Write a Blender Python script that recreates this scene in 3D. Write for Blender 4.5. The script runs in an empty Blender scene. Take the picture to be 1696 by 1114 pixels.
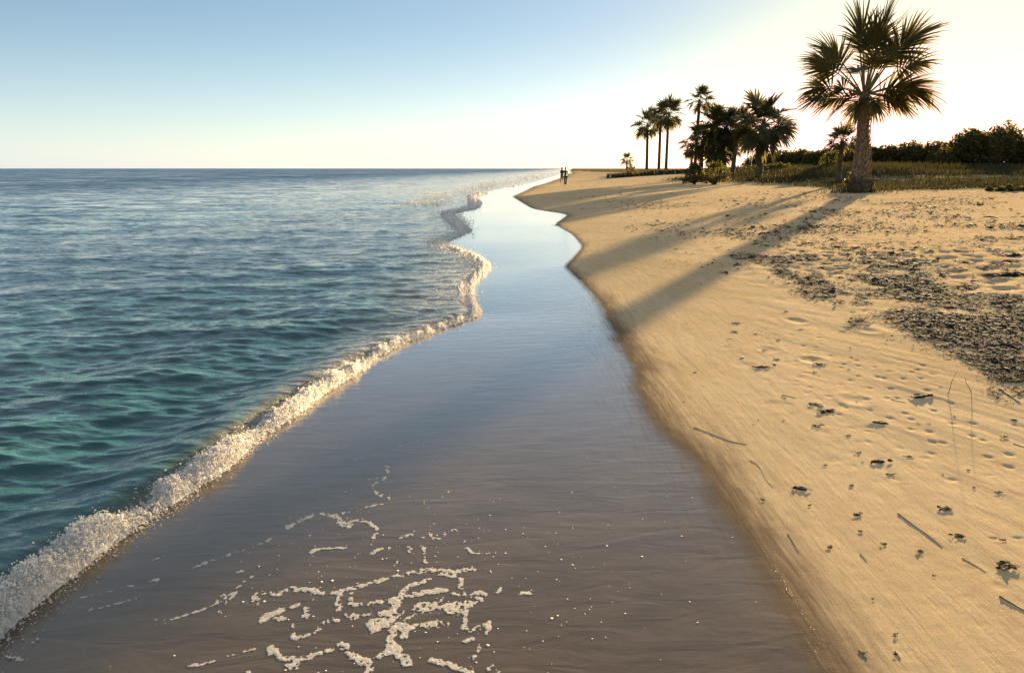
import bpy, math, random
import numpy as np
from mathutils import Vector
PI = math.pi
rng = np.random.default_rng(7)
random.seed(11)

# ------------------------------------------------------------------ scene, camera
sc = bpy.context.scene
COL = sc.collection
CAM_H = 2.0
FPX = 1200.0                      # focal length in photo pixels (1696 wide)
CP = math.atan(278.0 / FPX)       # camera pitch below the horizon
cd = bpy.data.cameras.new('camera'); cam = bpy.data.objects.new('camera', cd); COL.objects.link(cam)
cd.sensor_width = 36; cd.lens = 36 * FPX / 1696; cd.clip_start = 0.05; cd.clip_end = 60000
cam.location = (0, 0, CAM_H); cam.rotation_euler = (PI / 2 - CP, 0, 0)
sc.camera = cam
sc.view_settings.view_transform = 'Standard'; sc.view_settings.look = 'None'
sc.view_settings.gamma = 1.0; sc.view_settings.use_curve_mapping = False
sc.view_settings.exposure = 2.58
sc.render.engine = 'CYCLES'
sc.cycles.max_bounces = 6; sc.cycles.transparent_max_bounces = 8

SUN_AZ = math.radians(29.0)       # to the right of +Y
SUN_EL = math.radians(5.7)
w = bpy.data.worlds.new('World'); sc.world = w; w.use_nodes = True
nt = w.node_tree; bgn = nt.nodes['Background']
sky = nt.nodes.new('ShaderNodeTexSky'); sky.sky_type = 'NISHITA'; sky.sun_disc = False
sky.sun_elevation = SUN_EL; sky.sun_rotation = SUN_AZ
sky.air_density = 1.0; sky.dust_density = 0.30; sky.ozone_density = 1.0; sky.altitude = 0
# thin sea haze whitens the low sky; a warm lift added above it fills the shadows
def _n(t, op=None):
    n = nt.nodes.new(t)
    if op: n.operation = op
    return n
tcw = _n('ShaderNodeTexCoord'); sep = _n('ShaderNodeSeparateXYZ'); nt.links.new(tcw.outputs['Generated'], sep.inputs[0])
zc = _n('ShaderNodeMath', 'MAXIMUM'); nt.links.new(sep.outputs['Z'], zc.inputs[0]); zc.inputs[1].default_value = 0.0
z1 = _n('ShaderNodeMath', 'DIVIDE'); nt.links.new(zc.outputs[0], z1.inputs[0]); z1.inputs[1].default_value = 0.113
z2 = _n('ShaderNodeMath', 'POWER'); nt.links.new(z1.outputs[0], z2.inputs[0]); z2.inputs[1].default_value = 1.3
z3 = _n('ShaderNodeMath', 'MULTIPLY'); nt.links.new(z2.outputs[0], z3.inputs[0]); z3.inputs[1].default_value = -1
z4 = _n('ShaderNodeMath', 'EXPONENT'); nt.links.new(z3.outputs[0], z4.inputs[0])
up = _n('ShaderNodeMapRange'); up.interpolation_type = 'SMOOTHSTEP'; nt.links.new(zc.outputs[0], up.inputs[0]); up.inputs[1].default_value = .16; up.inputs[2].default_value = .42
SK = 0.265
lim = _n('ShaderNodeVectorMath', 'MINIMUM'); nt.links.new(sky.outputs[0], lim.inputs[0]); lim.inputs[1].default_value = (22, 9.0, 4.4)
tint = _n('ShaderNodeVectorMath', 'MULTIPLY'); nt.links.new(lim.outputs[0], tint.inputs[0]); tint.inputs[1].default_value = (.089 / SK, .095 / SK, .120 / SK)
hz = _n('ShaderNodeVectorMath', 'SCALE'); hz.inputs[0].default_value = (.34 / SK, .41 / SK, .46 / SK); nt.links.new(z4.outputs[0], hz.inputs['Scale'])
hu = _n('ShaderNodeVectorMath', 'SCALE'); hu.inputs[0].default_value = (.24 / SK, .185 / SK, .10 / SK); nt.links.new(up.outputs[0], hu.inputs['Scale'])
a1 = _n('ShaderNodeVectorMath', 'ADD'); nt.links.new(tint.outputs[0], a1.inputs[0]); nt.links.new(hz.outputs[0], a1.inputs[1])
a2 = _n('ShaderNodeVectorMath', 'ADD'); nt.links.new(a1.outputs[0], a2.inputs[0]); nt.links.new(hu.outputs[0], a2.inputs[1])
a3 = _n('ShaderNodeVectorMath', 'ADD'); nt.links.new(a2.outputs[0], a3.inputs[0]); a3.inputs[1].default_value = (.035 / SK, .10 / SK, .17 / SK)
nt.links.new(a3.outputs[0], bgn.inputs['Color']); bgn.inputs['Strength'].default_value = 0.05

sd = bpy.data.lights.new('sun', 'SUN'); so = bpy.data.objects.new('sun', sd); COL.objects.link(so)
sd.energy = 5.0; sd.angle = math.radians(0.6); sd.color = (1.0, 0.74, 0.41)
sdir = Vector((math.sin(SUN_AZ) * math.cos(SUN_EL), math.cos(SUN_AZ) * math.cos(SUN_EL), math.sin(SUN_EL)))
so.rotation_euler = sdir.to_track_quat('Z', 'Y').to_euler(); so.location = (30, 60, 40)

# ------------------------------------------------------------------ numpy noise
def _h(ix, iy, seed):
    a = (ix.astype(np.int64) * 374761393 + iy.astype(np.int64) * 668265263 + seed * 1274126177) & 0xffffffff
    a = ((a ^ (a >> 13)) * 1274126177) & 0xffffffff
    a = ((a ^ (a >> 15)) * 2246822519) & 0xffffffff
    return ((a ^ (a >> 16)) & 0xffffff) / float(0xffffff)
def vnoise(x, y, seed=0):
    x = np.asarray(x, float); y = np.asarray(y, float)
    ix = np.floor(x); iy = np.floor(y); fx = x - ix; fy = y - iy
    fx = fx * fx * fx * (fx * (fx * 6 - 15) + 10); fy = fy * fy * fy * (fy * (fy * 6 - 15) + 10)
    a = _h(ix, iy, seed); b = _h(ix + 1, iy, seed); c = _h(ix, iy + 1, seed); d = _h(ix + 1, iy + 1, seed)
    return (a + (b - a) * fx + (c - a) * fy + (a - b - c + d) * fx * fy) * 2 - 1
def fbm(x, y, o=4, seed=0):
    s = 0; a = 1; t = 0
    for i in range(o):
        s = s + a * vnoise(x * 2 ** i + i * 17.3, y * 2 ** i - i * 9.1, seed + i); t += a; a *= .5
    return s / t
def worley(x, y, seed=0):
    x = np.asarray(x, float); y = np.asarray(y, float)
    ix = np.floor(x); iy = np.floor(y); d = np.full(x.shape, 9.0)
    for i in (-1, 0, 1):
        for j in (-1, 0, 1):
            cx = ix + i + _h(ix + i, iy + j, seed); cy = iy + j + _h(ix + i, iy + j, seed + 77)
            d = np.minimum(d, (cx - x) ** 2 + (cy - y) ** 2)
    return np.sqrt(d)
def sstep(a, b, x):
    t = np.clip((np.asarray(x, float) - a) / (b - a), 0, 1); return t * t * (3 - 2 * t)

# ------------------------------------------------------------------ pixel rays -> world
def ray(px, py):
    X = np.asarray(px, float) - 848; Y = 557 - np.asarray(py, float)
    return X, FPX * math.cos(CP) + Y * math.sin(CP), Y * math.cos(CP) - FPX * math.sin(CP)
def unproj(px, py, z):
    X, Y, Z = ray(px, py); t = (z - CAM_H) / Z
    return X * t, Y * t
def curve_fn(pts, z):
    p = np.array(pts, float); x, y = unproj(p[:, 0], p[:, 1], z)
    o = np.argsort(y); x = x[o]; y = y[o]
    ly = np.linspace(math.log(y[0]), math.log(y[-1]), 1500)
    gx = np.interp(ly, np.log(y), x)
    k = np.hanning(31); k /= k.sum()
    gx = np.convolve(np.pad(gx, 15, mode='edge'), k, 'valid')
    gy = np.exp(ly)
    return gx, gy
W_PX = [(0, 1035), (150, 905), (290, 820), (400, 735), (520, 650), (600, 600), (655, 572), (720, 545), (792, 520), (776, 497), (772, 472),
        (808, 441), (780, 421), (722, 402), (772, 381), (738, 353), (780, 345), (788, 337), (782, 325), (815, 315), (860, 307), (905, 295), (926, 287.5), (938, 283)]
F_PX = [(1420, 1110), (1360, 1030), (1290, 920), (1245, 850), (1190, 770), (1130, 710), (1085, 650), (1050, 585), (1025, 535), (985, 480),
        (938, 441), (967, 408), (950, 388), (920, 371), (943, 355), (884, 346), (850, 325), (885, 309), (918, 299), (934, 290), (944, 284)]
WX, WY = curve_fn(W_PX, 0.02)
ZF = 0.085
FX, FY = curve_fn(F_PX, ZF)
def ext(y, gx, gy, a_near, ang_far):
    r = np.interp(y, gy, gx)
    r = np.where(y > gy[-1], gx[-1] + (y - gy[-1]) * ang_far, r)
    return np.where(y < gy[0], gx[0] + (y - gy[0]) * a_near, r)
def xw(y): return ext(y, WX, WY, -.02, 0.075)
def xf(y): return np.maximum(ext(y, FX, FY, -.05, 0.082), xw(y) + .3)

def terrain(x, y):
    x = np.asarray(x, float); y = np.asarray(y, float)
    a = xw(y); b = xf(y)
    u = x - b
    z_in = ZF * np.clip((x - a) / (b - a), 0, 1)
    up = np.maximum(u, 0)
    z_up = 0.88 * (1 - np.exp(-up * 0.052 / 0.88))
    z_dn = -0.07 * np.maximum(a - x, 0)
    z = z_in + z_up + np.maximum(z_dn, -3)
    back = 0.65 * sstep(62, 112, y) * sstep(3, 26, u)
    right = 0.85 * sstep(42, 74, y) * sstep(17, 30, x - y * 0.05)
    z = z + np.maximum(back, right)
    # soft undulation of the upper beach
    m = sstep(.6, 5, u)
    z = z + m * (0.030 * fbm(x / 5.5, y / 5.5, 3, 5)) + sstep(6, 30, u) * 0.07 * fbm(x / 19, y / 19, 2, 9)
    return z
def hit(px, py):
    """march the ray of a photo pixel onto the beach"""
    X, Y, Z = ray(px, py)
    X = np.atleast_1d(X); Y = np.atleast_1d(Y) * np.ones_like(X); Z = np.atleast_1d(Z) * np.ones_like(X)
    n = np.sqrt(X * X + Y * Y + Z * Z); X, Y, Z = X / n, Y / n, Z / n
    t = np.full(X.shape, 1.0); lo = t.copy(); hi = np.full(X.shape, 400.0); done = np.zeros(X.shape, bool)
    for i in range(220):
        nt_ = t * 1.028
        below = (CAM_H + Z * nt_) < terrain(X * nt_, Y * nt_)
        hi = np.where(below & ~done, nt_, hi); lo = np.where(below & ~done, t, lo); done |= below
        t = nt_
    for i in range(18):
        m = (lo + hi) / 2; b = (CAM_H + Z * m) < terrain(X * m, Y * m)
        hi = np.where(b, m, hi); lo = np.where(b, lo, m)
    return X * hi, Y * hi
def hit1(px, py):
    x, y = hit(px, py); return float(x[0]), float(y[0]), float(terrain(x, y)[0])

# ------------------------------------------------------------------ mesh helpers
def mesh_np(name, V, F, mat, parent=None, smooth=False, attrs=None, loc=None):
    V = np.asarray(V, np.float32); me = bpy.data.meshes.new(name)
    if isinstance(F, np.ndarray): Fl = [F]
    else: Fl = [np.asarray(f) for f in F if len(f)]
    me.vertices.add(len(V)); me.vertices.foreach_set('co', V.ravel())
    nl = sum(f.size for f in Fl); npoly = sum(len(f) for f in Fl)
    me.loops.add(nl); me.polygons.add(npoly)
    me.loops.foreach_set('vertex_index', np.concatenate([f.ravel() for f in Fl]).astype(np.int32))
    tot = np.concatenate([np.full(len(f), f.shape[1]) for f in Fl]).astype(np.int32)
    st = np.concatenate([[0], np.cumsum(tot)[:-1]]).astype(np.int32)
    me.polygons.foreach_set('loop_start', st)
    try: me.polygons.foreach_set('loop_total', tot)
    except Exception: pass
    me.polygons.foreach_set('use_smooth', np.full(npoly, smooth, bool))
    me.update(calc_edges=True)
    if attrs:
        for k, v in attrs.items():
            at = me.attributes.new(k, 'FLOAT', 'POINT'); at.data.foreach_set('value', np.asarray(v, np.float32))
    if mat: me.materials.append(mat)
    o = bpy.data.objects.new(name, me); COL.objects.link(o)
    if parent: o.parent = parent
    if loc is not None: o.location = loc
    return o
def tag(o, label=None, cat=None, group=None, kind=None):
    if label: o['label'] = label
    if cat: o['category'] = cat
    if group: o['group'] = group
    if kind: o['kind'] = kind
    return o
def empty(name, loc, label, cat, group=None):
    o = bpy.data.objects.new(name, None); COL.objects.link(o); o.location = loc; o.empty_display_size = .2
    return tag(o, label, cat, group)

# ------------------------------------------------------------------ materials
def new_mat(name):
    m = bpy.data.materials.new(name); m.use_nodes = True
    return m, m.node_tree, m.node_tree.nodes['Principled BSDF']
def N(nt, t, **kw):
    n = nt.nodes.new(t)
    for k, v in kw.items():
        if k in ('operation', 'blend_type', 'data_type', 'noise_dimensions', 'feature', 'attribute_name', 'distance', 'interpolation_type', 'clamp'): setattr(n, k, v)
        else: n.inputs[k.replace('_', ' ')].default_value = v
    return n
def L(nt, a, b): nt.links.new(a, b)
def mapping(nt, src, scale, rot=(0, 0, 0)):
    mp = nt.nodes.new('ShaderNodeMapping'); mp.inputs['Scale'].default_value = scale; mp.inputs['Rotation'].default_value = rot
    L(nt, src, mp.inputs['Vector']); return mp.outputs[0]
def noise(nt, vec, scale, detail=4, rough=.55, dist=0):
    n = nt.nodes.new('ShaderNodeTexNoise'); n.inputs['Scale'].default_value = scale; n.inputs['Detail'].default_value = detail
    n.inputs['Roughness'].default_value = rough; n.inputs['Distortion'].default_value = dist
    if vec is not None: L(nt, vec, n.inputs['Vector'])
    return n.outputs['Fac']
def mrange(nt, v, a, b, c=0, d=1, smooth=True):
    n = nt.nodes.new('ShaderNodeMapRange')
    if smooth: n.interpolation_type = 'SMOOTHSTEP'
    for i, x in zip((1, 2, 3, 4), (a, b, c, d)): n.inputs[i].default_value = x
    L(nt, v, n.inputs[0]); return n.outputs[0]
def mth(nt, op, a, b=None, c=None):
    n = nt.nodes.new('ShaderNodeMath'); n.operation = op
    for i, v in enumerate((a, b, c)):
        if v is None: continue
        if isinstance(v, (int, float)): n.inputs[i].default_value = v
        else: L(nt, v, n.inputs[i])
    return n.outputs[0]
def mixc(nt, f, a, b, mode='MIX'):
    n = nt.nodes.new('ShaderNodeMix'); n.data_type = 'RGBA'; n.blend_type = mode
    if isinstance(f, (int, float)): n.inputs[0].default_value = f
    else: L(nt, f, n.inputs[0])
    for i, v in ((6, a), (7, b)):
        if isinstance(v, tuple): n.inputs[i].default_value = (*v, 1) if len(v) == 3 else v
        else: L(nt, v, n.inputs[i])
    return n.outputs[2]
def bump(nt, h, strength, dist, nrm=None):
    n = nt.nodes.new('ShaderNodeBump')
    if isinstance(strength, (int, float)): n.inputs['Strength'].default_value = strength
    else: L(nt, strength, n.inputs['Strength'])
    n.inputs['Distance'].default_value = dist
    L(nt, h, n.inputs['Height'])
    if nrm is not None: L(nt, nrm, n.inputs['Normal'])
    return n.outputs[0]
def attr(nt, name):
    n = nt.nodes.new('ShaderNodeAttribute'); n.attribute_name = name; return n.outputs['Fac']

# sand -------------------------------------------------
M_sand, nt, P = new_mat('sand')
tc = nt.nodes.new('ShaderNodeTexCoord').outputs['Object']
wet = attr(nt, 'wet'); damp = attr(nt, 'damp'); veg = attr(nt, 'veg'); tramp = attr(nt, 'tramp')
n1 = noise(nt, tc, .55, 4, .5); n2 = noise(nt, tc, 9, 5, .6); n3 = noise(nt, tc, 260, 2, .6)
strk = noise(nt, mapping(nt, tc, (5.5, .7, 1), (0, 0, .42)), 1.6, 5, .6, .5)
strk2 = noise(nt, mapping(nt, tc, (26, 1.8, 1), (0, 0, .50)), 1.3, 4, .65, .3)
dry = mixc(nt, mrange(nt, n1, .35, .65), (.58, .43, .245), (.64, .485, .29))
dry = mixc(nt, mth(nt, 'MULTIPLY', mrange(nt, strk, .4, .66), .22), dry, (.40, .265, .15))
dry = mixc(nt, mth(nt, 'MULTIPLY', mrange(nt, n3, .45, .75), .35), dry, (.28, .19, .12))
dry = mixc(nt, mth(nt, 'MULTIPLY', mrange(nt, n2, .45, .8), .30), dry, (.36, .24, .15))
grit = noise(nt, tc, 22, 6, .75)
dry = mixc(nt, mth(nt, 'MULTIPLY', mth(nt, 'MULTIPLY', mrange(nt, grit, .58, .66), tramp), .7), dry, (.13, .09, .065))
wetc = mixc(nt, mrange(nt, noise(nt, mapping(nt, tc, (1.1, 2.2, 1), (0, 0, -.2)), 1.6, 5, .6, .6), .3, .7), (.078, .056, .035), (.112, .080, .050))  # wet sand's own dark tone, deepened further to carry the palm crown's shade
wetc = mixc(nt, mth(nt, 'MULTIPLY', mrange(nt, strk2, .42, .7), .04), wetc, (.065, .044, .030))
wetc = mixc(nt, mth(nt, 'MULTIPLY', mrange(nt, n3, .45, .75), .25), wetc, (.15, .112, .078))
wetc = mixc(nt, mth(nt, 'MULTIPLY', mrange(nt, noise(nt, tc, 55, 3, .7), .66, .74), .6), wetc, (.045, .032, .024))
# the damp edge fades in fine streaks
dm = mth(nt, 'ADD', damp, mth(nt, 'MULTIPLY', mth(nt, 'SUBTRACT', strk, .5), .9))
dm = mth(nt, 'ADD', dm, mth(nt, 'MULTIPLY', mth(nt, 'SUBTRACT', strk2, .5), .5))
dm = mrange(nt, dm, .10, .85)
base = mixc(nt, dm, dry, (.27, .195, .13))
base = mixc(nt, mrange(nt, mth(nt, 'ADD', wet, mth(nt, 'MULTIPLY', mth(nt, 'SUBTRACT', strk2, .5), .6)), .02, .95), base, wetc)
vegc = mixc(nt, mrange(nt, n2, .35, .65), (.055, .060, .022), (.13, .11, .05))
base = mixc(nt, mth(nt, 'MULTIPLY', veg, mrange(nt, noise(nt, tc, 1.1, 5, .65), .36, .52)), base, vegc)
L(nt, base, P.inputs['Base Color'])
wm = mth(nt, 'ADD', wet, mth(nt, 'MULTIPLY', mth(nt, 'SUBTRACT', strk2, .5), .35))
wm = mrange(nt, wm, .35, .95)
P.inputs['Roughness'].default_value = .13
wm2 = mth(nt, 'POWER', wm, 5.0)
L(nt, mrange(nt, wm2, 0, 1, .0, .5, False), P.inputs['Specular IOR Level']); P.inputs['IOR'].default_value = 1.33
L(nt, wm2, P.inputs['Coat Weight']); P.inputs['Coat Roughness'].default_value = .04; L(nt, mrange(nt, attr(nt, 'pool'), 0, 1, 1.33, 2.2, False), P.inputs['Coat IOR'])
hdry = mth(nt, 'ADD', mth(nt, 'MULTIPLY', n2, .55), mth(nt, 'MULTIPLY', n3, .22))
hdry = mth(nt, 'ADD', hdry, mth(nt, 'MULTIPLY', strk, .6))
dryness = mth(nt, 'SUBTRACT', 1, wm)
b1 = bump(nt, hdry, mth(nt, 'MULTIPLY', dryness, .42), .018)
b1 = bump(nt, strk2, mth(nt, 'MULTIPLY', dryness, .28), .010, b1)
b1 = bump(nt, mth(nt, 'MULTIPLY', grit, tramp), mth(nt, 'MULTIPLY', dryness, .8), .03, b1)
film = noise(nt, mapping(nt, tc, (1.6, 5.5, 1), (0, 0, -.22)), 1.5, 4, .55, .9)
b2 = bump(nt, film, mth(nt, 'MULTIPLY', wm, .34), .010, b1)
b2 = bump(nt, n3, mth(nt, 'MULTIPLY', wm, .10), .004, b2)
L(nt, b2, P.inputs['Normal']); L(nt, b2, P.inputs['Coat Normal'])

# sea --------------------------------------------------
M_sea, nt, P = new_mat('sea_water')
tc = nt.nodes.new('ShaderNodeTexCoord').outputs['Object']
off = attr(nt, 'offshore'); shal = attr(nt, 'shallow'); fr = attr(nt, 'froth')
nn = noise(nt, tc, .35, 3, .5)
deep = mixc(nt, mrange(nt, off, 1, 26), (.018, .088, .092), (.016, .150, .225))
deep = mixc(nt, mth(nt, 'MULTIPLY', mrange(nt, nn, .35, .65), .25), deep, (.014, .085, .095))
deep = mixc(nt, mrange(nt, off, 30, 300), deep, (.020, .150, .260))
col = mixc(nt, shal, deep, (.16, .135, .09))
frn = noise(nt, mapping(nt, tc, (1, 1.6, 1)), 13, 5, .7, .4)
frm = mth(nt, 'MULTIPLY', fr, mrange(nt, frn, .50, .62))
col = mixc(nt, frm, col, (.75, .68, .58))
L(nt, col, P.inputs['Base Color'])
L(nt, mrange(nt, frm, 0, 1, .06, .6, False), P.inputs['Roughness']); P.inputs['IOR'].default_value = 1.333
w1 = noise(nt, mapping(nt, tc, (1, 2.1, 1), (0, 0, .15)), 3.2, 5, .55, .5)
w2 = noise(nt, mapping(nt, tc, (1, 2.6, 1), (0, 0, -.2)), 1.0, 4, .55, .4)
w3 = noise(nt, mapping(nt, tc, (1, 2.2, 1), (0, 0, .1)), .22, 4, .6, .3)
b = bump(nt, w1, .7, .03)
# small wave slopes, the same at every distance
geo = nt.nodes.new('ShaderNodeNewGeometry')
def slope(scale, sx, sy, det, rot):
    t = nt.nodes.new('ShaderNodeTexNoise'); t.inputs['Scale'].default_value = scale; t.inputs['Detail'].default_value = det; t.inputs['Roughness'].default_value = .62; t.inputs['Distortion'].default_value = .35
    L(nt, mapping(nt, tc, (1, 2.6, 1), (0, 0, rot)), t.inputs['Vector'])
    s = nt.nodes.new('ShaderNodeVectorMath'); s.operation = 'SUBTRACT'; L(nt, t.outputs['Color'], s.inputs[0]); s.inputs[1].default_value = (.5, .5, .5)
    m = nt.nodes.new('ShaderNodeVectorMath'); m.operation = 'MULTIPLY'; L(nt, s.outputs[0], m.inputs[0]); m.inputs[1].default_value = (sx, sy, 0)
    return m.outputs[0]
def vadd(a, b):
    m = nt.nodes.new('ShaderNodeVectorMath'); m.operation = 'ADD'; L(nt, a, m.inputs[0]); L(nt, b, m.inputs[1]); return m.outputs[0]
def vscale(a, f):
    m = nt.nodes.new('ShaderNodeVectorMath'); m.operation = 'SCALE'; L(nt, a, m.inputs[0]); L(nt, f, m.inputs['Scale']); return m.outputs[0]
s1 = slope(2.6, .5, 1.1, 6, .12); s2 = slope(.45, .5, 1.3, 7, -.1); s3 = slope(.06, .4, 1.1, 7, .05)
tot = vscale(s1, mrange(nt, off, 0, 6, .75, 1.0)); tot = vadd(tot, vscale(s2, mrange(nt, off, 4, 22))); tot = vadd(tot, vscale(s3, mrange(nt, off, 25, 90)))
cb = nt.nodes.new('ShaderNodeCombineXYZ'); L(nt, mrange(nt, off, 2, 60, -.02, -.24), cb.inputs[1]); tot = vadd(tot, cb.outputs[0])
s0 = slope(9, .22, .5, 4, -.15); tot = vadd(tot, vscale(s0, mrange(nt, off, .1, 1.5)))
nm = nt.nodes.new('ShaderNodeVectorMath'); nm.operation = 'NORMALIZE'; L(nt, vadd(b, tot), nm.inputs[0])
L(nt, nm.outputs[0], P.inputs['Normal'])

def simple(name, c1, c2, scale, rough=.8, bs=.4, bd=.02, trans=0.0, spec=.3, stretch=(1, 1, 1), white=False):
    m, nt, P = new_mat(name)
    tc = nt.nodes.new('ShaderNodeTexCoord').outputs['Object']
    n = noise(nt, mapping(nt, tc, stretch), scale, 5, .6)
    L(nt, mixc(nt, mrange(nt, n, .35, .65), c1, c2), P.inputs['Base Color'])
    P.inputs['Roughness'].default_value = rough; P.inputs['Specular IOR Level'].default_value = spec
    if bs: L(nt, bump(nt, n, bs, bd), P.inputs['Normal'])
    if trans:
        out = nt.nodes['Material Output']; tr = nt.nodes.new('ShaderNodeBsdfTranslucent'); mx = nt.nodes.new('ShaderNodeMixShader')
        tcx = mixc(nt, .5, c2, c2 if white else (c2[0] * 1.5, c2[1] * 1.3, c2[2] * .6))
        L(nt, tcx, tr.inputs['Color']); mx.inputs[0].default_value = trans
        L(nt, P.outputs[0], mx.inputs[1]); L(nt, tr.outputs[0], mx.inputs[2]); L(nt, mx.outputs[0], out.inputs['Surface'])
    return m
M_foam = simple('sea_foam', (.82, .76, .69), (.90, .85, .79), 40, .6, .3, .003, .30, .2, white=True)
_p = M_foam.node_tree.nodes['Principled BSDF']; _p.inputs['Subsurface Weight'].default_value = .7; _p.inputs['Subsurface Radius'].default_value = (1, .85, .7); _p.inputs['Subsurface Scale'].default_value = .022
M_lace = simple('foam_bubbles', (.52, .46, .39), (.70, .63, .54), 60, .8, .2, .001, .1, .05, white=True)  # duller than the surf foam: crown shade put into the colour
M_weed = simple('dried_seaweed', (.020, .018, .017), (.052, .044, .037), 30, .95, 0, 0, 0, .05)
M_scrap = simple('brown_scrap', (.050, .032, .020), (.10, .064, .038), 30, .9, 0, 0, 0, .05)
M_bark = simple('palm_bark', (.085, .062, .042), (.22, .17, .12), 5, .9, .8, .03, stretch=(1, 1, 3))
M_barkd = simple('dark_bark', (.05, .038, .026), (.12, .09, .06), 4, .9, .6, .03, stretch=(1, 1, 2))
M_boot = simple('old_leaf_bases', (.10, .070, .042), (.26, .19, .12), 8, .9, .5, .02)
M_frond = simple('palm_leaf', (.038, .038, .014), (.066, .062, .020), 3, .5, 0, 0, .22, .3)
M_frondy = simple('old_palm_leaf', (.055, .050, .020), (.095, .080, .030), 3, .6, 0, 0, .52, .2)
M_pet = simple('leaf_stalk', (.07, .075, .025), (.13, .12, .045), 6, .5, 0, 0)
M_leaf = simple('tree_leaf', (.050, .046, .016), (.085, .078, .024), 1.2, .7, 0, 0, .42, .2)
M_leaf2 = simple('shrub_leaf', (.045, .050, .016), (.085, .082, .028), 1.4, .6, 0, 0, .32, .25)
M_grass = simple('marsh_grass', (.034, .036, .014), (.066, .060, .025), .25, .7, 0, 0, .14, .15)
M_dgrass = simple('dry_grass', (.12, .10, .05), (.20, .16, .08), .6, .8, 0, 0, .15, .1)
M_scrub = simple('dark_scrub', (.025, .028, .012), (.045, .048, .018), 2, .8, 0, 0, 0, .1)
M_stick = simple('driftwood', (.035, .024, .016), (.085, .06, .04), 20, .8, .4, .004)
M_skin = simple('skin', (.25, .14, .09), (.30, .17, .11), 8, .6, 0, 0)
M_hair = simple('dark_hair', (.012, .009, .007), (.03, .02, .015), 30, .6, 0, 0)
M_shirt = simple('black_shirt', (.012, .014, .018), (.028, .030, .036), 12, .8, 0, 0)
M_shirt2 = simple('dark_green_shirt', (.016, .026, .024), (.03, .045, .042), 12, .8, 0, 0)
M_pants = simple('dark_trousers', (.030, .022, .018), (.055, .04, .03), 12, .8, 0, 0)

# ------------------------------------------------------------------ polar grids (denser near the camera, real world positions)
def polar_grid():
    p = np.concatenate([np.arange(4200, 720, -26.0), np.arange(720, 2.2, -.85)])
    r = 1488.0 / p
    r = np.concatenate([r, np.geomspace(r[-1] * 1.15, 24000, 26)])
    core = np.radians(np.linspace(-40, 40, 760))
    side = np.radians(np.linspace(40, 180, 60))[1:]
    a = np.concatenate([-side[::-1], core, side])
    R, A = np.meshgrid(r, a, indexing='ij')
    dr = np.gradient(r)[:, None] * np.ones_like(A)
    return R * np.sin(A), R * np.cos(A), R, dr, np.abs(A)
GX, GY, GR, GD, GA = polar_grid()
GD = np.maximum(GD, GR * np.where(GA > .71, .04, .0019))
nr_, na_ = GX.shape
def take(mask):
    idx = np.arange(nr_ * na_).reshape(nr_, na_)
    q = np.stack([idx[:-1, :-1], idx[:-1, 1:], idx[1:, 1:], idx[1:, :-1]], -1).reshape(-1, 4)[:, ::-1]
    q = q[mask.ravel()[q].any(1)]
    used = np.unique(q); remap = np.full(nr_ * na_, -1, np.int64); remap[used] = np.arange(len(used))
    return used, remap[q]

# beach
A_ = xw(GY); B_ = xf(GY)
Zt = terrain(GX, GY)
used, Fq = take(Zt > -.45)
X = GX.ravel()[used]; Y = GY.ravel()[used]; Rr = GR.ravel()[used]; D = GD.ravel()[used]
Z = Zt.ravel()[used]; a = A_.ravel()[used]; b = B_.ravel()[used]; U = X - b
def detail(lam): return sstep(1.2, 2.6, lam / D)     # drop relief the mesh cannot carry
def beach_relief(X, Y, U, D):
    det = lambda lam: sstep(1.2, 2.6, lam / D)
    m = sstep(.15, 2.5, U)
    c, s = math.cos(.42), math.sin(.42)
    sx = X * c + Y * s * .0 - Y * 0; 
    xr = X * math.cos(.45) + Y * math.sin(.45); yr = -X * math.sin(.45) + Y * math.cos(.45)
    z = m * .0055 * fbm(xr * 3.2, yr * .55, 3, 21) * det(.3)
    z += m * .0022 * fbm(xr * 14, yr * 1.6, 2, 22) * det(.08)
    tr = sstep(1.5, 6, U) * sstep(7, 13, Y + U * .35)
    dim = worley(X * 2.1, Y * 2.1, 31)
    z += tr * (-.030 * (1 - sstep(.05, .34, dim)) + .012 * sstep(.3, .6, dim)) * det(.4)
    dim2 = worley(X * 4.6 + 3, Y * 4.6, 32)
    z += tr * (-.010 * (1 - sstep(.05, .36, dim2))) * det(.2)
    z += tr * .012 * fbm(X * 6, Y * 6, 3, 33) * det(.15)
    d3 = worley(X * 1.5 + 7, Y * 1.15 + 2, 35)
    z += m * (1 - tr) * (-.007 * (1 - sstep(.03, .16, d3)) + .004 * np.exp(-((d3 - .2) / .05) ** 2)) * (vnoise(X * .8, Y * .6, 36) > -.1) * det(.3)
    d4 = worley(X * 5.1 + 7, Y * 4.2 + 2, 37)
    z += m * (-.006 * (1 - sstep(.03, .22, d4))) * (vnoise(X * 1.3, Y * 1.1, 38) > 0) * det(.1)
    return z
Z = Z + beach_relief(X, Y, U, D)
wid = np.interp(Y, [2, 5, 9, 18, 40, 90, 300], [.50, .60, .52, .25, .35, 2.0, 6])
near = 1 - sstep(8, 16, Y)
edge = .10 * fbm(X * 1.3, Y * 1.3, 3, 41) * near
wetv = 1 - sstep(-.5, .5, (U + edge) / wid)
wetv = wetv * (1 - .15 * near * sstep(-1.1, .05, U))
dwid = np.interp(Y, [2, 5, 9, 18, 40, 90, 300], [.50, .62, .60, .40, 1.0, 3.0, 10])
dampv = 1 - sstep(-.7, 1.0, (U + edge * 1.5) / dwid)
tr = sstep(1.5, 6, U) * sstep(7, 13, Y + U * .35)
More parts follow.
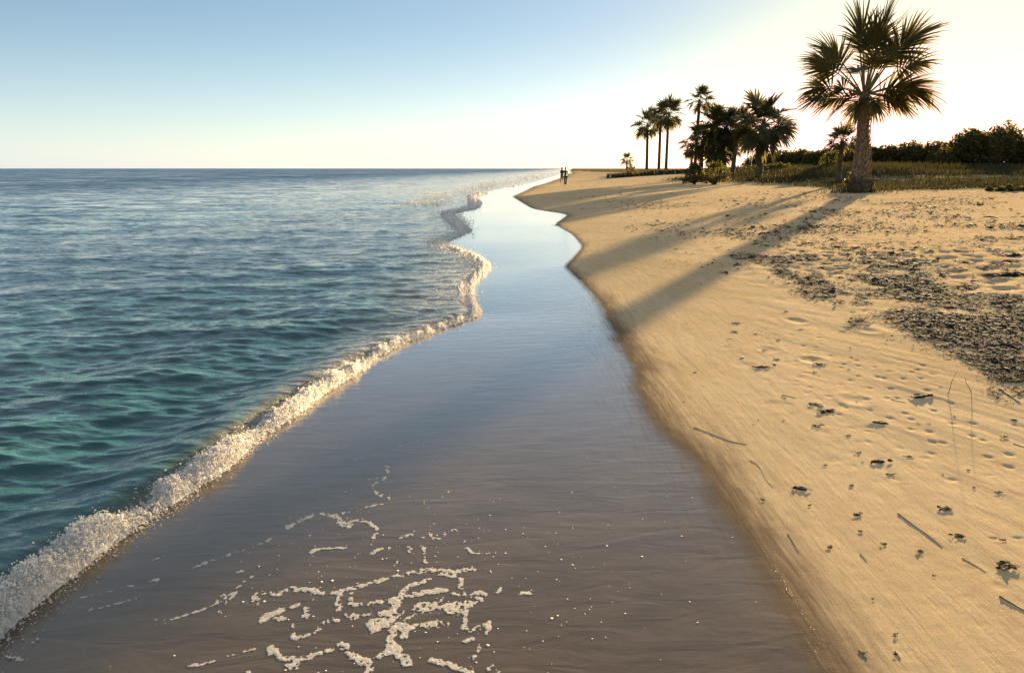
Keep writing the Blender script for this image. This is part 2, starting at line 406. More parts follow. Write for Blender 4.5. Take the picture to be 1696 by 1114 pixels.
vegv = np.maximum(sstep(42, 47, Y) * sstep(19.5, 23, X - (Y - 44) * .05), sstep(108, 118, Y) * sstep(.125, .16, X / np.maximum(Y, 1)))
tramp = tr
beach = mesh_np('beach', np.stack([X, Y, Z], 1), Fq, M_sand, smooth=True, attrs=dict(pool=sstep(3.5, 13, Y), wet=wetv, damp=dampv, veg=vegv, tramp=tramp))
tag(beach, 'golden sand beach sloping down to wet sand at the waterline', None, None, 'structure')

# sea
def sea_waves(X, Y, D, off):
    r2 = np.random.default_rng(5)
    dx = np.zeros_like(X); dy = np.zeros_like(X); dz = np.zeros_like(X)
    n = 96
    lam = np.geomspace(.10, 5.5, n)
    for i in range(n):
        th = math.radians(-82) + r2.normal(0, .42 if lam[i] < 2 else .30)
        kx, ky = math.cos(th), math.sin(th); k = 2 * PI / lam[i]
        steep = float(np.interp(lam[i], [.1, .25, .6, 1.2, 5.5], [.036, .044, .030, .016, .010]))
        amp = steep / k * .75
        wgt = sstep(2.0, 4.0, lam[i] / D) * sstep(lam[i] * .10, lam[i] * .9 + .3, off)
        # slow patches so that the trains come and go
        wgt = wgt * (0.55 + .9 * np.clip(vnoise(X / (lam[i] * 3.5) + i * 3.1, Y / (lam[i] * 2.5), 100 + i) * .5 + .5, 0, 1))
        ph = k * (kx * X + ky * Y) + r2.uniform(0, 6.28)
        s_, c_ = np.sin(ph), np.cos(ph)
        dz += amp * wgt * s_; q = .85 * amp * wgt
        dx += q * kx * c_; dy += q * ky * c_
    return dx, dy, dz
used, Fq = take((GX < A_ + .25 + GD * 1.0))
X = GX.ravel()[used]; Y = GY.ravel()[used]; D = GD.ravel()[used]; a = A_.ravel()[used]; R_ = GR.ravel()[used]
off = a - X
dx, dy, dz = sea_waves(X, Y, D, np.maximum(off, 0))
def breaker(off, Y):
    h = np.interp(Y, [0, 3, 6, 9, 14, 40, 120], [.15, .13, .10, .055, .035, .05, .09])
    wd = np.interp(Y, [0, 6, 12, 40, 120], [.34, .28, .3, .8, 2.0])
    t = (off - wd * .75) / wd
    return h * np.where(t < 0, np.exp(-(t * 1.9) ** 2), np.exp(-(t * .75) ** 2))
zb = breaker(off, Y) * (.75 + .5 * vnoise(Y * 1.1, X * .3, 66))
# a second low swell behind the first
zs = .05 * np.exp(-((off - 2.3 - .5 * vnoise(Y * .35, Y * 0, 3)) / .6) ** 2) * (1 - sstep(9, 16, Y))
Zs = dz + zb + zs - .03 * sstep(.1, -.25, off) + .004
shw = np.interp(Y, [3, 5.5, 8, 11, 16, 26, 45, 100], [.22, .28, .8, 1.9, 2.0, 1.4, 2.0, 4.0])
shv = (1 - sstep(.15, 1.15, off / shw + .25 * fbm(X * .9, Y * .9, 3, 8))) * .85
frv = (1 - sstep(.05, .9, off / (shw * .9) + .3 * fbm(X * 1.2, Y * 1.2, 3, 9))) * sstep(5.5, 9, Y)
sea = mesh_np('sea', np.stack([X + dx, Y + dy, Zs], 1), Fq, M_sea, smooth=True, attrs=dict(offshore=off, shallow=shv, froth=frv))
tag(sea, 'rippled teal and blue sea reaching to the horizon', None, None, 'structure')

# ------------------------------------------------------------------ blobs
def ico(sub):
    t = (1 + 5 ** .5) / 2
    v = np.array([(-1, t, 0), (1, t, 0), (-1, -t, 0), (1, -t, 0), (0, -1, t), (0, 1, t), (0, -1, -t), (0, 1, -t), (t, 0, -1), (t, 0, 1), (-t, 0, -1), (-t, 0, 1)], float)
    v /= np.linalg.norm(v[0])
    f = [(0, 11, 5), (0, 5, 1), (0, 1, 7), (0, 7, 10), (0, 10, 11), (1, 5, 9), (5, 11, 4), (11, 10, 2), (10, 7, 6), (7, 1, 8), (3, 9, 4), (3, 4, 2), (3, 2, 6), (3, 6, 8), (3, 8, 9), (4, 9, 5), (2, 4, 11), (6, 2, 10), (8, 6, 7), (9, 8, 1)]
    for _ in range(sub):
        v = list(map(tuple, v)); c = {}; nf = []
        def mid(i, j):
            k = (min(i, j), max(i, j))
            if k not in c:
                m = (np.array(v[i]) + np.array(v[j])); m /= np.linalg.norm(m); v.append(tuple(m)); c[k] = len(v) - 1
            return c[k]
        for a_, b_, c_ in f:
            x, y, z = mid(a_, b_), mid(b_, c_), mid(c_, a_); nf += [(a_, x, z), (b_, y, x), (c_, z, y), (x, y, z)]
        f = nf; v = np.array(v)
    return np.array(v), np.array(f)
ICO = [ico(0), ico(1)]
def blobs(P_, R3, sub, r_=rng, jit=.18):
    """many small lumps: centres P_ (n,3), radii R3 (n,3) -> V, F"""
    v, f = ICO[sub]; n = len(P_)
    an = r_.uniform(0, 2 * PI, n); c, s = np.cos(an)[:, None], np.sin(an)[:, None]
    vv = v[None] * (1 + r_.uniform(-jit, jit, (n, len(v), 1))) * R3[:, None, :]
    x = vv[..., 0] * c - vv[..., 1] * s; y = vv[..., 0] * s + vv[..., 1] * c
    V = np.stack([x, y, vv[..., 2]], -1) + P_[:, None, :]
    F = f[None] + (np.arange(n) * len(v))[:, None, None]
    return V.reshape(-1, 3), F.reshape(-1, 3)

# ---- breaking foam along the waterline: lumpy roll + froth lumps
yy = np.geomspace(1.2, 240, 6400)
xx = xw(yy)
def roll_dims(y):
    wdt = np.interp(y, [1, 4, 7, 9, 12, 20, 45, 120, 240], [.29, .26, .22, .15, .24, .34, .75, 1.6, 2.5])
    hgt = np.interp(y, [1, 4, 7, 9, 12, 20, 45, 120, 240], [.18, .16, .13, .07, .06, .06, .06, .09, .12])
    return wdt, hgt
tx = np.gradient(xx, yy); nn_ = np.sqrt(1 + tx ** 2)
nx, ny = -1 / nn_, tx / nn_            # pointing seaward
nv = 56
v_ = np.linspace(0, 1, nv)
wdt, hgt = roll_dims(yy)
mod = .60 + .50 * vnoise(yy * 2.3 / np.maximum(1, yy / 8), yy * 0 + 3, 55) + .25 * vnoise(yy * 6 / np.maximum(1, yy / 8), yy * 0, 56)
wob = .75 * vnoise(yy * 1.7 / np.maximum(1, yy / 10), yy * 0 + 8, 57)
cs = (v_[None] - .35 + .25 * wob[:, None]) * wdt[:, None]
VX = xx[:, None] + nx[:, None] * cs; VY = yy[:, None] + ny[:, None] * cs
prof = np.sin(np.clip(v_, 0, 1) * PI)[None] ** 1.1 * (1 - .35 * v_[None])
VZ = -.012 + prof * hgt[:, None] * np.clip(mod, .25, 1.2)[:, None]
lum = 1 - worley(VX * 22 / np.maximum(1, VY / 7), VY * 22 / np.maximum(1, VY / 7), 5)
lum2 = 1 - worley(VX * 50 / np.maximum(1, VY / 7), VY * 50 / np.maximum(1, VY / 7), 6)
edgef = prof
sc_ = np.maximum(1, VY / 9)
lum3 = 1 - worley(VX * 115 / np.maximum(1, VY / 7), VY * 115 / np.maximum(1, VY / 7), 16)
VZ = VZ + edgef * ((lum - .5) * .062 + (lum2 - .5) * .030 + (lum3 - .5) * .014) * np.minimum(sc_, 2.2)
VX = VX + (lum2 - .5) * .02 * edgef; VY = VY + (lum - .5) * .02 * edgef
ii = np.arange(len(yy) * nv).reshape(len(yy), nv)
FQ = np.stack([ii[:-1, :-1], ii[1:, :-1], ii[1:, 1:], ii[:-1, 1:]], -1).reshape(-1, 4)
keep = (fbm(VY * 1.6 / sc_, VX * 2.2 / sc_, 3, 71) > np.interp(VY, [1, 7, 8.5, 12, 20, 240], [-.9, -.7, -.28, -.12, .0, .05]))
FQ = FQ[keep.ravel()[FQ].all(1)]
base_v, base_f = np.stack([VX, VY, VZ], -1).reshape(-1, 3), FQ
# lumps
VV = [base_v]; FF3 = []; o_ = len(base_v)
def add_b(P_, R3, sub):
    global o_
    V, F = blobs(P_, R3, sub); VV.append(V); FF3.append(F + o_); o_ += len(V)
n = 90000
by = np.exp(rng.uniform(math.log(1.6), math.log(60), n)); t = rng.beta(1.15, 1.7, n)
bw, bh = roll_dims(by)
bm = .60 + .50 * vnoise(by * 2.3 / np.maximum(1, by / 8), by * 0 + 3, 55) + .25 * vnoise(by * 6 / np.maximum(1, by / 8), by * 0, 56)
bwob = .75 * vnoise(by * 1.7 / np.maximum(1, by / 10), by * 0 + 8, 57)
bx0 = xw(by); btx = (xw(by + .05) - bx0) / .05; bn = np.sqrt(1 + btx ** 2)
cs = (t - .35 + .25 * bwob + rng.normal(0, .06, n)) * bw * 1.08
bx = bx0 - cs / bn; byy = by + cs * btx / bn
hz = np.sin(np.clip(t, 0, 1) * PI) ** 1.0 * (1 - .35 * t) * bh * np.clip(bm, .25, 1.2)
bz = hz * rng.uniform(.85, 1.04, n) + rng.exponential(.007, n) + (.5 - worley(bx * 22 / np.maximum(1, byy / 7), byy * 22 / np.maximum(1, byy / 7), 5)) * .045 * np.minimum(np.maximum(1, byy / 9), 2.2) * np.sin(np.clip(t, 0, 1) * PI)
br = np.clip(rng.lognormal(math.log(.0027), .5, n), .0014, .010) * np.maximum(1, by / 6.5)
kp = fbm(byy * 1.6 / np.maximum(1, byy / 9), bx * 2.2 / np.maximum(1, byy / 9), 3, 71) > np.interp(byy, [1, 7, 8.5, 12, 20, 240], [-.95, -.8, -.35, -.2, -.08, -.02])
P_ = np.stack([bx, byy, bz], 1)[kp]; R3 = (br[kp, None] * rng.uniform(.75, 1.25, (kp.sum(), 3)))
big = R3[:, 0] > .016
add_b(P_[big], R3[big], 1); add_b(P_[~big], R3[~big], 0)
# spray and loose froth thrown ahead of and behind the roll
n = 4500
by = np.exp(rng.uniform(math.log(1.8), math.log(40), n)); side = rng.normal(0, 1, n)
bw, bh = roll_dims(by); bx0 = xw(by)
cs = np.where(side > 0, .45 * bw + np.abs(side) * bw * .35, -.28 * bw - np.abs(side) * bw * .22)
bz = np.where(side > 0, .03 + bh * .45 * rng.random(n) , .004 + .14 * np.maximum(-cs, 0) / 3.3)
br = np.clip(rng.lognormal(math.log(.0022), .4, n), .0013, .006) * np.maximum(1, by / 7)
bx = bx0 - cs
add_b(np.stack([bx, by, bz], 1), br[:, None] * np.array([[1.2, 1.2, .7]]), 0)
# wide foam sheets of the shallow shore break further up the beach
def patch(pxs, n, z, spread, rr):
    p = np.array(pxs, float); k = rng.integers(0, len(p) - 1, n); f = rng.random(n)
    q = p[k] * (1 - f[:, None]) + p[k + 1] * f[:, None] + rng.normal(0, 1, (n, 2)) * np.array(spread)
    x, y = unproj(q[:, 0], q[:, 1], z); d = np.hypot(x, y)
    zz = z + rng.exponential(.012, n) * np.minimum(2, d / 25)
    r = rr * d * rng.lognormal(0, .35, n)
    add_b(np.stack([x, y, zz], 1), r[:, None] * np.array([[1.5, 1.5, .55]]), 0)
patch([(672, 334), (705, 336), (733, 332)], 420, .06, (14, 2.0), .00040)
patch([(700, 323), (722, 321), (740, 324)], 260, .10, (9, 1.6), .00042)
patch([(760, 318), (790, 312), (812, 303)], 420, .08, (11, 1.6), .00036)
patch([(800, 305), (850, 299), (905, 292)], 420, .10, (10, 1.2), .00030)
patch([(838, 296), (880, 290), (930, 286)], 260, .12, (12, .8), .00024)
patch([(745, 352), (765, 366), (770, 382)], 700, .05, (8, 3.5), .00048)
patch([(722, 402), (745, 408), (780, 425), (800, 440)], 1100, .04, (9, 5), .00052)
patch([(790, 450), (775, 470), (782, 500), (770, 520)], 800, .03, (7, 7), .00048)
patch([(700, 410), (740, 440), (745, 480), (730, 515)], 420, .03, (20, 10), .00028)
foam = mesh_np('surf_foam', np.concatenate(VV), [base_f] + FF3, M_foam, smooth=True)
tag(foam, 'frothy cream white foam of the small wave breaking along the waterline', 'foam', None, 'stuff')

# ---- foam lace left on the wet sand in the foreground
def c7(pts): return [(350 + x * .3716, 700 + y * .3716) for x, y in pts]
def c6(pts): return [(x * .4255, 640 + y * .4255) for x, y in pts]
LACE = [  # (points, width in metres, density per metre)
 (c7([(310, 445), (370, 415), (430, 385), (490, 378), (540, 395), (600, 425), (632, 440), (618, 415), (650, 400), (690, 410), (730, 440), (748, 462), (720, 495)]), .018, 1),
 (c7([(540, 385), (620, 365), (700, 345), (790, 340), (770, 300), (740, 285), (720, 245), (790, 220), (790, 160)]), .014, .7),
 (c7([(610, 145), (700, 120), (790, 95), (860, 80), (940, 55)]), .008, .5),
 (c7([(640, 235), (720, 220), (780, 215)]), .010, .5), (c7([(560, 290), (640, 265)]), .010, .5),
 (c7([(420, 555), (470, 530), (520, 518), (600, 530)]), .011, .8),
 (c7([(700, 565), (730, 540), (790, 522), (840, 525), (880, 545), (850, 575)]), .014, .9),
 (c7([(830, 500), (880, 475), (910, 465), (950, 490)]), .014, .8),
 (c7([(910, 535), (950, 540), (970, 565), (960, 605)]), .011, .8),
 (c7([(950, 440), (990, 470), (1020, 500), (1060, 460), (1095, 470)]), .022, .5),
 (c7([(1105, 545), (1180, 555), (1250, 560)]), .008, .7), (c7([(1110, 520), (1160, 510)]), .008, .7),
 (c7([(200, 775), (200, 735), (225, 705), (260, 715), (290, 735), (320, 710), (380, 715), (440, 720), (520, 725), (590, 715), (660, 695), (750, 680), (830, 655), (920, 635), (1000, 625), (1080, 635), (1165, 640)]), .016, 1.1),
 (c7([(600, 740), (612, 770), (680, 770), (760, 768), (810, 770), (830, 745), (860, 710), (930, 690), (1000, 665), (1050, 645), (1090, 660), (1115, 690), (1115, 720)]), .014, 1.1),
 (c7([(190, 860), (260, 825), (330, 795), (400, 770), (460, 755), (480, 740)]), .010, 1), (c7([(190, 845), (290, 800), (350, 780)]), .007, .8),
 (c7([(250, 845), (350, 825)]), .007, .8),
 (c7([(390, 785), (420, 808), (450, 820)]), .020, 1), (c7([(530, 810), (570, 790), (610, 800), (640, 820), (700, 835), (750, 830), (790, 830), (805, 780)]), .018, 1.1),
 (c7([(550, 735), (560, 770), (600, 790)]), .012, .8),
 (c7([(680, 890), (740, 880), (820, 860), (880, 830), (940, 800), (1000, 795), (1060, 810), (1120, 800), (1170, 775), (1210, 760)]), .036, 1.25),
 (c7([(1210, 760), (1180, 740), (1110, 735), (1040, 725), (980, 735), (900, 745), (800, 770)]), .016, 1),
 (c7([(800, 870), (870, 880), (930, 860), (980, 870), (1040, 880)]), .018, 1.1), (c7([(820, 760), (800, 820), (790, 870)]), .022, 1),
 (c7([(790, 880), (812, 920), (830, 960), (840, 1010), (850, 1050), (870, 1080)]), .024, 1.1), (c7([(835, 950), (870, 910), (930, 870)]), .016, 1.1),
 (c7([(680, 890), (720, 860), (760, 870)]), .024, .9),
 (c7([(340, 875), (380, 920), (430, 905), (490, 890), (480, 860), (530, 860), (600, 870)]), .012, .9),
 (c7([(240, 1000), (245, 965), (290, 960), (320, 985), (350, 1015), (400, 1030), (430, 1010), (480, 995), (560, 980), (620, 990), (660, 1010), (700, 1040), (740, 1020), (790, 990), (815, 975)]), .015, 1),
 (c7([(320, 985), (350, 1020), (410, 1040)]), .018, .8),
 (c7([(700, 1040), (702, 1070), (680, 1120)]), .016, 1), (c7([(540, 960), (590, 965), (640, 960)]), .014, .8),
 (c7([(950, 1050), (1020, 1045), (1070, 1030), (1110, 1060), (1150, 1080), (1150, 1120)]), .015, .9),
 (c7([(1210, 1080), (1250, 1070), (1300, 1080), (1320, 1115)]), .015, .9),
 (c7([(1120, 830), (1130, 870), (1160, 890), (1220, 880), (1250, 865), (1220, 900), (1210, 940), (1150, 955), (1110, 965)]), .013, .9),
 (c7([(1170, 960), (1190, 1000), (1190, 1040)]), .012, .9),
 (c7([(1360, 755), (1440, 740)]), .012, .9), (c7([(1230, 750), (1280, 742), (1310, 710)]), .012, .6), (c7([(1270, 815), (1320, 820)]), .010, .6),
 (c7([(0, 765), (60, 720), (130, 690), (150, 660), (180, 640), (160, 620), (90, 635)]), .009, .8), (c7([(90, 715), (75, 760), (50, 800)]), .010, .9),
 (c7([(130, 1080), (160, 1112), (230, 1095), (240, 1130)]), .011, .8), (c7([(410, 1095), (460, 1085), (520, 1108)]), .012, .8),
 (c7([(400, 490), (440, 468)]), .014, .6), (c7([(210, 490), (270, 478)]), .010, .6), (c7([(420, 630), (440, 600)]), .014, .6), (c7([(820, 570), (830, 605)]), .010, .6),
 (c6([(580, 872), (700, 855), (830, 815), (890, 770)]), .006, .9), (c6([(320, 830), (420, 802), (530, 780)]), .006, .8),
 (c6([(540, 652), (580, 640), (635, 618)]), .016, .6), (c6([(730, 672), (830, 640), (960, 600), (1060, 560)]), .005, .6), (c6([(1090, 525), (1170, 490)]), .010, .6),
 (c6([(560, 720), (630, 708)]), .008, .8), (c6([(460, 735), (510, 733)]), .008, .6), (c6([(250, 790), (350, 760), (470, 745)]), .005, .4), (c6([(0, 1010), (150, 995)]), .005, .4),
 (c6([(700, 1060), (880, 1010), (1000, 990)]), .005, .4), (c6([(740, 665), (900, 615), (1010, 570)]), .008, .4),
]
PP = []; RR = []
def smooth_pts(q):
    q = np.array(q, float)
    for _ in range(3):
        m = np.empty((2 * len(q) - 2, 2)); m[0::2] = q[:-1] * .75 + q[1:] * .25; m[1::2] = q[:-1] * .25 + q[1:] * .75
        q = np.vstack([q[:1], m, q[-1:]])
    return q
for pts, wd, dens in LACE:
    q = smooth_pts(pts); x, y = unproj(q[:, 0], q[:, 1], .07)
    seg = np.hypot(np.diff(x), np.diff(y)); cum = np.concatenate([[0], np.cumsum(seg)]); Lt = cum[-1]
    n = int(Lt * dens * (3600 + 210000 * wd)); s = rng.uniform(0, Lt, n)
    px = np.interp(s, cum, x); py = np.interp(s, cum, y)
    ww = wd * (0.35 + 1.0 * np.abs(vnoise(s * 9, s * 0 + wd * 999, 12)) + .5 * vnoise(s * 31, s * 0, 13).clip(0, 1))
    wig = .018 * vnoise(s * 11, s * 0 + 5, 14) + .008 * vnoise(s * 37, s * 0 + 5, 15)
    px = px + rng.normal(0, 1, n) * ww * .42 + wig; py = py + rng.normal(0, 1, n) * ww * .66 + wig
    k = (fbm(px * 34, py * 34, 2, 88) > -.22) & (fbm(s * 6, s * 0 + wd * 77, 2, 90) > -.62 * dens)
    px, py = px[k], py[k]
    r = np.clip(rng.lognormal(math.log(.0014), .45, len(px)), .0007, .005)
    m = rng.random(len(px)) < .22; px = px + m * rng.normal(0, .014, len(px)); py = py + m * rng.normal(0, .022, len(px))
    PP.append(np.stack([px, py], 1)); RR.append(r)
    # loose specks beside the line
    m = int(Lt * 26); s = rng.uniform(0, Lt, m)
    PP.append(np.stack([np.interp(s, cum, x) + rng.normal(0, .05, m), np.interp(s, cum, y) + rng.normal(0, .07, m)], 1)); RR.append(np.clip(rng.lognormal(math.log(.0022), .4, m), .0012, .006))
def specks(n, cx, cy, sx, sy):
    k = n // 6; c_ = rng.normal(0, 1, (k, 2)) * (sx, sy) + (cx, cy)
    q = np.repeat(c_, 3, 0) + rng.normal(0, 1, (k * 3, 2)) * (2.2, 1.0)
    x, y = unproj(q[:, 0], q[:, 1], .08); PP.append(np.stack([x, y], 1)); RR.append(np.clip(rng.lognormal(math.log(.0022), .4, len(x)), .0012, .005))
specks(2400, 640, 940, 210, 120); specks(900, 880, 900, 150, 90); specks(600, 700, 720, 120, 60); specks(700, 1150, 930, 90, 70); specks(900, 260, 980, 150, 90); specks(300, 1000, 740, 120, 60)
PPa = np.concatenate(PP); RRa = np.concatenate(RR)
U_ = PPa[:, 0] - xf(PPa[:, 1]); k = (U_ < .05) & (PPa[:, 0] > xw(PPa[:, 1]) + .1); PPa = PPa[k]; RRa = RRa[k]
# the strings become one thin ragged film: density of the traced points on a 3 mm grid
cell = .0023; gx0, gx1, gy0, gy1 = -3.4, 1.9, 1.9, 7.2
nxg, nyg = int((gx1 - gx0) / cell), int((gy1 - gy0) / cell)
Hd, _, _ = np.histogram2d(PPa[:, 0], PPa[:, 1], bins=(nxg, nyg), range=((gx0, gx1), (gy0, gy1)))
def blur(A, sg):
    r = int(sg * 3 + 1); k_ = np.exp(-.5 * (np.arange(-r, r + 1) / sg) ** 2); k_ /= k_.sum()
    B = np.zeros_like(A)
    for i, kv in enumerate(k_): B += kv * np.roll(A, i - r, 0)
    C_ = np.zeros_like(A)
    for i, kv in enumerate(k_): C_ += kv * np.roll(B, i - r, 1)
    return C_
Db = .55 * (1 - np.exp(-blur(Hd, 2.2) * 1.1)) + .5 * (1 - np.exp(-blur(Hd, .8) * .6))
ig, jg = np.nonzero(Db > .02)
xg = gx0 + (ig + .5) * cell; yg = gy0 + (jg + .5) * cell
wx = .012 * fbm(xg * 20, yg * 20, 2, 105); bub = worley((xg + wx) * 40, (yg - wx) * 30, 101); bub2 = worley(xg * 90, yg * 70, 102)
fld = Db[ig, jg] * (-.06 + 1.45 * bub + .50 * bub2 + .30 * fbm(xg * 12, yg * 12, 3, 104))
ok = np.zeros((nxg, nyg), bool); val = np.zeros((nxg, nyg)); val[ig, jg] = fld; ok = val > .18
idg = -np.ones((nxg, nyg), np.int64)
q4 = ok[:-1, :-1] & ok[1:, :-1] & ok[1:, 1:] & ok[:-1, 1:]
qi, qj = np.nonzero(q4); use = np.zeros_like(ok)
for a_, b_ in ((0, 0), (1, 0), (1, 1), (0, 1)): use[qi + a_, qj + b_] = True
ui, uj = np.nonzero(use); idg[ui, uj] = np.arange(len(ui))
F = np.stack([idg[qi, qj], idg[qi + 1, qj], idg[qi + 1, qj + 1], idg[qi, qj + 1]], 1)
xv = gx0 + (ui + .5) * cell + rng.normal(0, .0006, len(ui)); yv = gy0 + (uj + .5) * cell + rng.normal(0, .0006, len(ui))
vv_ = np.clip(val[ui, uj] - .18, 0, 1.2)
V = np.stack([xv, yv, terrain(xv, yv) + .0008 + .0006 * np.sqrt(vv_) + rng.normal(0, .00015, len(ui))], 1)
# single flecks beside the strings
ns = 330; qx = rng.normal(0, 1, ns) * 230 + 720; qy = rng.normal(0, 1, ns) * 100 + 930
sx_, sy_ = unproj(qx, qy, .06); kk_ = (sx_ < xf(sy_) - .1) & (sx_ > xw(sy_) + .25); sx_, sy_ = sx_[kk_], sy_[kk_]
sr_ = np.clip(rng.lognormal(math.log(.0024), .4, len(sx_)), .0013, .006)
Vs, Fs = blobs(np.stack([sx_, sy_, terrain(sx_, sy_) + .0008], 1), sr_[:, None] * np.array([[1.6, 1.2, .10]]), 0)
F = [F, Fs + len(V)]; V = np.concatenate([V, Vs])
lace = mesh_np('foam_lace', V, F, M_lace, smooth=True)
tag(lace, 'thin lacy white foam strings and bubbles left on the brown wet sand', 'foam', None, 'stuff')
print('foam', len(RRa))

# ------------------------------------------------------------------ seaweed litter on the dry sand
def shreds(x, y, z0, ln, wdt, lift, r_=rng):
    """flat crumpled shreds: n quad strips of 3 segments"""
    n = len(x); an = r_.uniform(0, PI, n); k = 4
    c = r_.normal(0, .5, n); tilt = r_.normal(0, .05, n)
    t = np.linspace(-.5, .5, k)
    a2 = an[:, None] + c[:, None] * t[None] * 2
    px = x[:, None] + np.cos(a2) * t[None] * ln[:, None]; py = y[:, None] + np.sin(a2) * t[None] * ln[:, None]
    pz = z0[:, None] + lift[:, None] * (1 - (2 * t[None]) ** 2) + np.abs(tilt[:, None]) * ln[:, None] * (t[None] + .5) * .5 + r_.uniform(0, .08, (n, k)) * wdt[:, None]
    wv = wdt[:, None] * np.array([.35, 1, .9, .25])[None] * .5
    ox = -np.sin(a2) * wv; oy = np.cos(a2) * wv; ozz = r_.normal(0, .15, (n, 1)) * wv
    A = np.stack([px + ox, py + oy, pz + ozz], -1); B = np.stack([px - ox, py - oy, pz - ozz], -1)
    V = np.stack([A, B], 2).reshape(n, -1, 3)
    base = np.array([[0, 1, 3, 2], [2, 3, 5, 4], [4, 5, 7, 6]])
    F = base[None] + (np.arange(n) * 8)[:, None, None]
    return V.reshape(-1, 3), F.reshape(-1, 4)
def c4(x, y): return 1200 + x * .2963, 350 + y * .2963
ELL = [(150, 260, 110, 28, 1), (330, 280, 90, 40, 1.2), (450, 258, 80, 22, 1.5), (350, 350, 70, 28, 1.1), (480, 380, 110, 36, 1.2), (760, 375, 90, 22, 1.4), (560, 440, 160, 45, .9), (740, 470, 170, 55, .9),
       (900, 270, 220, 30, .35), (950, 400, 160, 45, .9), (900, 300, 200, 30, .5), (1040, 300, 40, 40, .8), (1100, 450, 180, 60, .8), (880, 420, 60, 30, 1.8), (1050, 430, 150, 35, 1.3), (1200, 500, 200, 60, .7), (1350, 425, 50, 22, 1.8), (1050, 570, 160, 30, 1.2),
       (1570, 505, 80, 35, 2.0), (760, 625, 80, 32, 1.2), (1050, 660, 130, 60, 1.0), (1250, 680, 170, 80, 1.9), (1400, 620, 160, 60, 1.2), (1350, 740, 120, 60, 1.8), (1500, 700, 180, 120, .9), (1480, 800, 130, 70, 1.4),
       (1600, 900, 140, 70, 1.9), (1560, 620, 90, 60, 1.3), (1640, 760, 80, 100, .9), (1600, 1010, 110, 40, 1.2), (1450, 560, 200, 80, .5), (1150, 380, 90, 30, .6), (500, 100, 200, 30, .35), (700, 80, 180, 35, .3), (1030, 105, 60, 20, .7),
       (1450, 155, 90, 16, 1.3), (1610, 160, 80, 16, 1.3), (80, 40, 110, 35, .5), (60, 110, 90, 25, .5), (640, 20, 60, 25, .9), (1200, 600, 320, 60, .35), (1740, 640, 120, 90, 1.0), (1740, 900, 120, 90, 1.3), (1100, 200, 400, 40, .12)]
xs = []; ys = []
for cx, cy, rx, ry, wgt in ELL:
    n = int(rx * ry * .27 * wgt) + 20
    a_ = rng.uniform(0, 2 * PI, n); q = np.sqrt(rng.random(n)) * (1 + .25 * rng.normal(0, 1, n))
    px, py = c4(cx + np.cos(a_) * q * rx, cy + np.sin(a_) * q * ry); x, y = hit(px, py); xs.append(x); ys.append(y)
x = np.concatenate(xs); y = np.concatenate(ys)
k = (fbm(x * 2.4, y * 1.5, 3, 61) + .55 * fbm(x * 8, y * 6, 2, 62)) > rng.uniform(-.50, .22, len(x))
x, y = x[k], y[k]; d = np.hypot(x, y)
ln = rng.lognormal(math.log(.024), .5, len(x)).clip(.008, .10) * np.clip(d / 7, .8, 2.2); wd = ln * rng.uniform(.14, .42, len(x))
z = terrain(x, y) + .004 + rng.exponential(.0025, len(x))
V1, F1 = shreds(x, y, z, ln, wd, ln * .05)
# stray shreds over the rest of the upper beach
n = 30000
px = rng.uniform(960, 1720, n); py = 300 + rng.beta(1.15, 2.6, n) * 330
x, y = hit(px, py); U_ = x - xf(y)
den = sstep(.9, 5, U_) * (0.10 + .9 * sstep(.0, .35, fbm(x * .45, y * .30, 3, 63) + .35 * fbm(x * 3, y * 3, 2, 64)))
den = den * np.interp(py, [300, 340, 420, 470, 640], [1, 1, .55, .18, .08])
k = rng.random(n) < den; x, y = x[k], y[k]; d = np.hypot(x, y)
ln = rng.lognormal(math.log(.040), .5, len(x)).clip(.01, .18) * np.clip(d / 9, .6, 2.6); wd = ln * rng.uniform(.2, .5, len(x))
V2, F2 = shreds(x, y, terrain(x, y) + .006, ln, wd, ln * .10)
litter = mesh_np('seaweed_litter', np.concatenate([V1, V2]), [np.concatenate([F1, F2 + len(V1)])], M_weed)
tag(litter, 'dark dried seaweed litter strewn in broken bands over the upper beach', 'seaweed', None, 'stuff')
print('weed', len(F1) // 3, len(F2) // 3)

# individual scraps one can point at (photo positions)
def clump(name, px, py, size, label, group=None, n=14, mat=None, elong=1.6, high=.07, ang=None):
    x, y, z = hit1(px, py)
    r_ = np.random.default_rng(int(px * 7 + py)); d = math.hypot(x, y)
    L_ = size * d / 1200            # size is the length in photo pixels
    a_ = r_.uniform(-.2, .2) if ang is None else ang
    u = r_.normal(0, .28, n) * L_; v = r_.normal(0, .28, n) * L_ / elong
    sx = u * math.cos(a_) - v * math.sin(a_); sy = u * math.sin(a_) + v * math.cos(a_)
    zz = terrain(x + sx, y + sy) - z
    V, F = shreds(sx, sy, zz + .002 + r_.uniform(0, .01, n) * L_, np.full(n, L_ * .55) * r_.uniform(.5, 1.1, n), np.full(n, L_ * .2) * r_.uniform(.6, 1.4, n), np.full(n, L_ * high * .4), r_)
    # a lumpy heart
    Pb = np.stack([sx[:5] * .5, sy[:5] * .5, zz[:5] + L_ * .015], 1); V3, F3 = blobs(Pb, np.full((5, 3), L_ * .17) * np.array([[1.3, .8, .09]]), 1, r_, .3)
    o = mesh_np(name, np.concatenate([V, V3]), [F, F3 + len(V)], mat or M_weed, loc=(x, y, z))
    return tag(o, label, 'seaweed', group)
G1 = 'small seaweed scraps scattered on the smooth golden sand'
SL = 'small dark scrap of dried seaweed lying alone on the smooth golden sand'
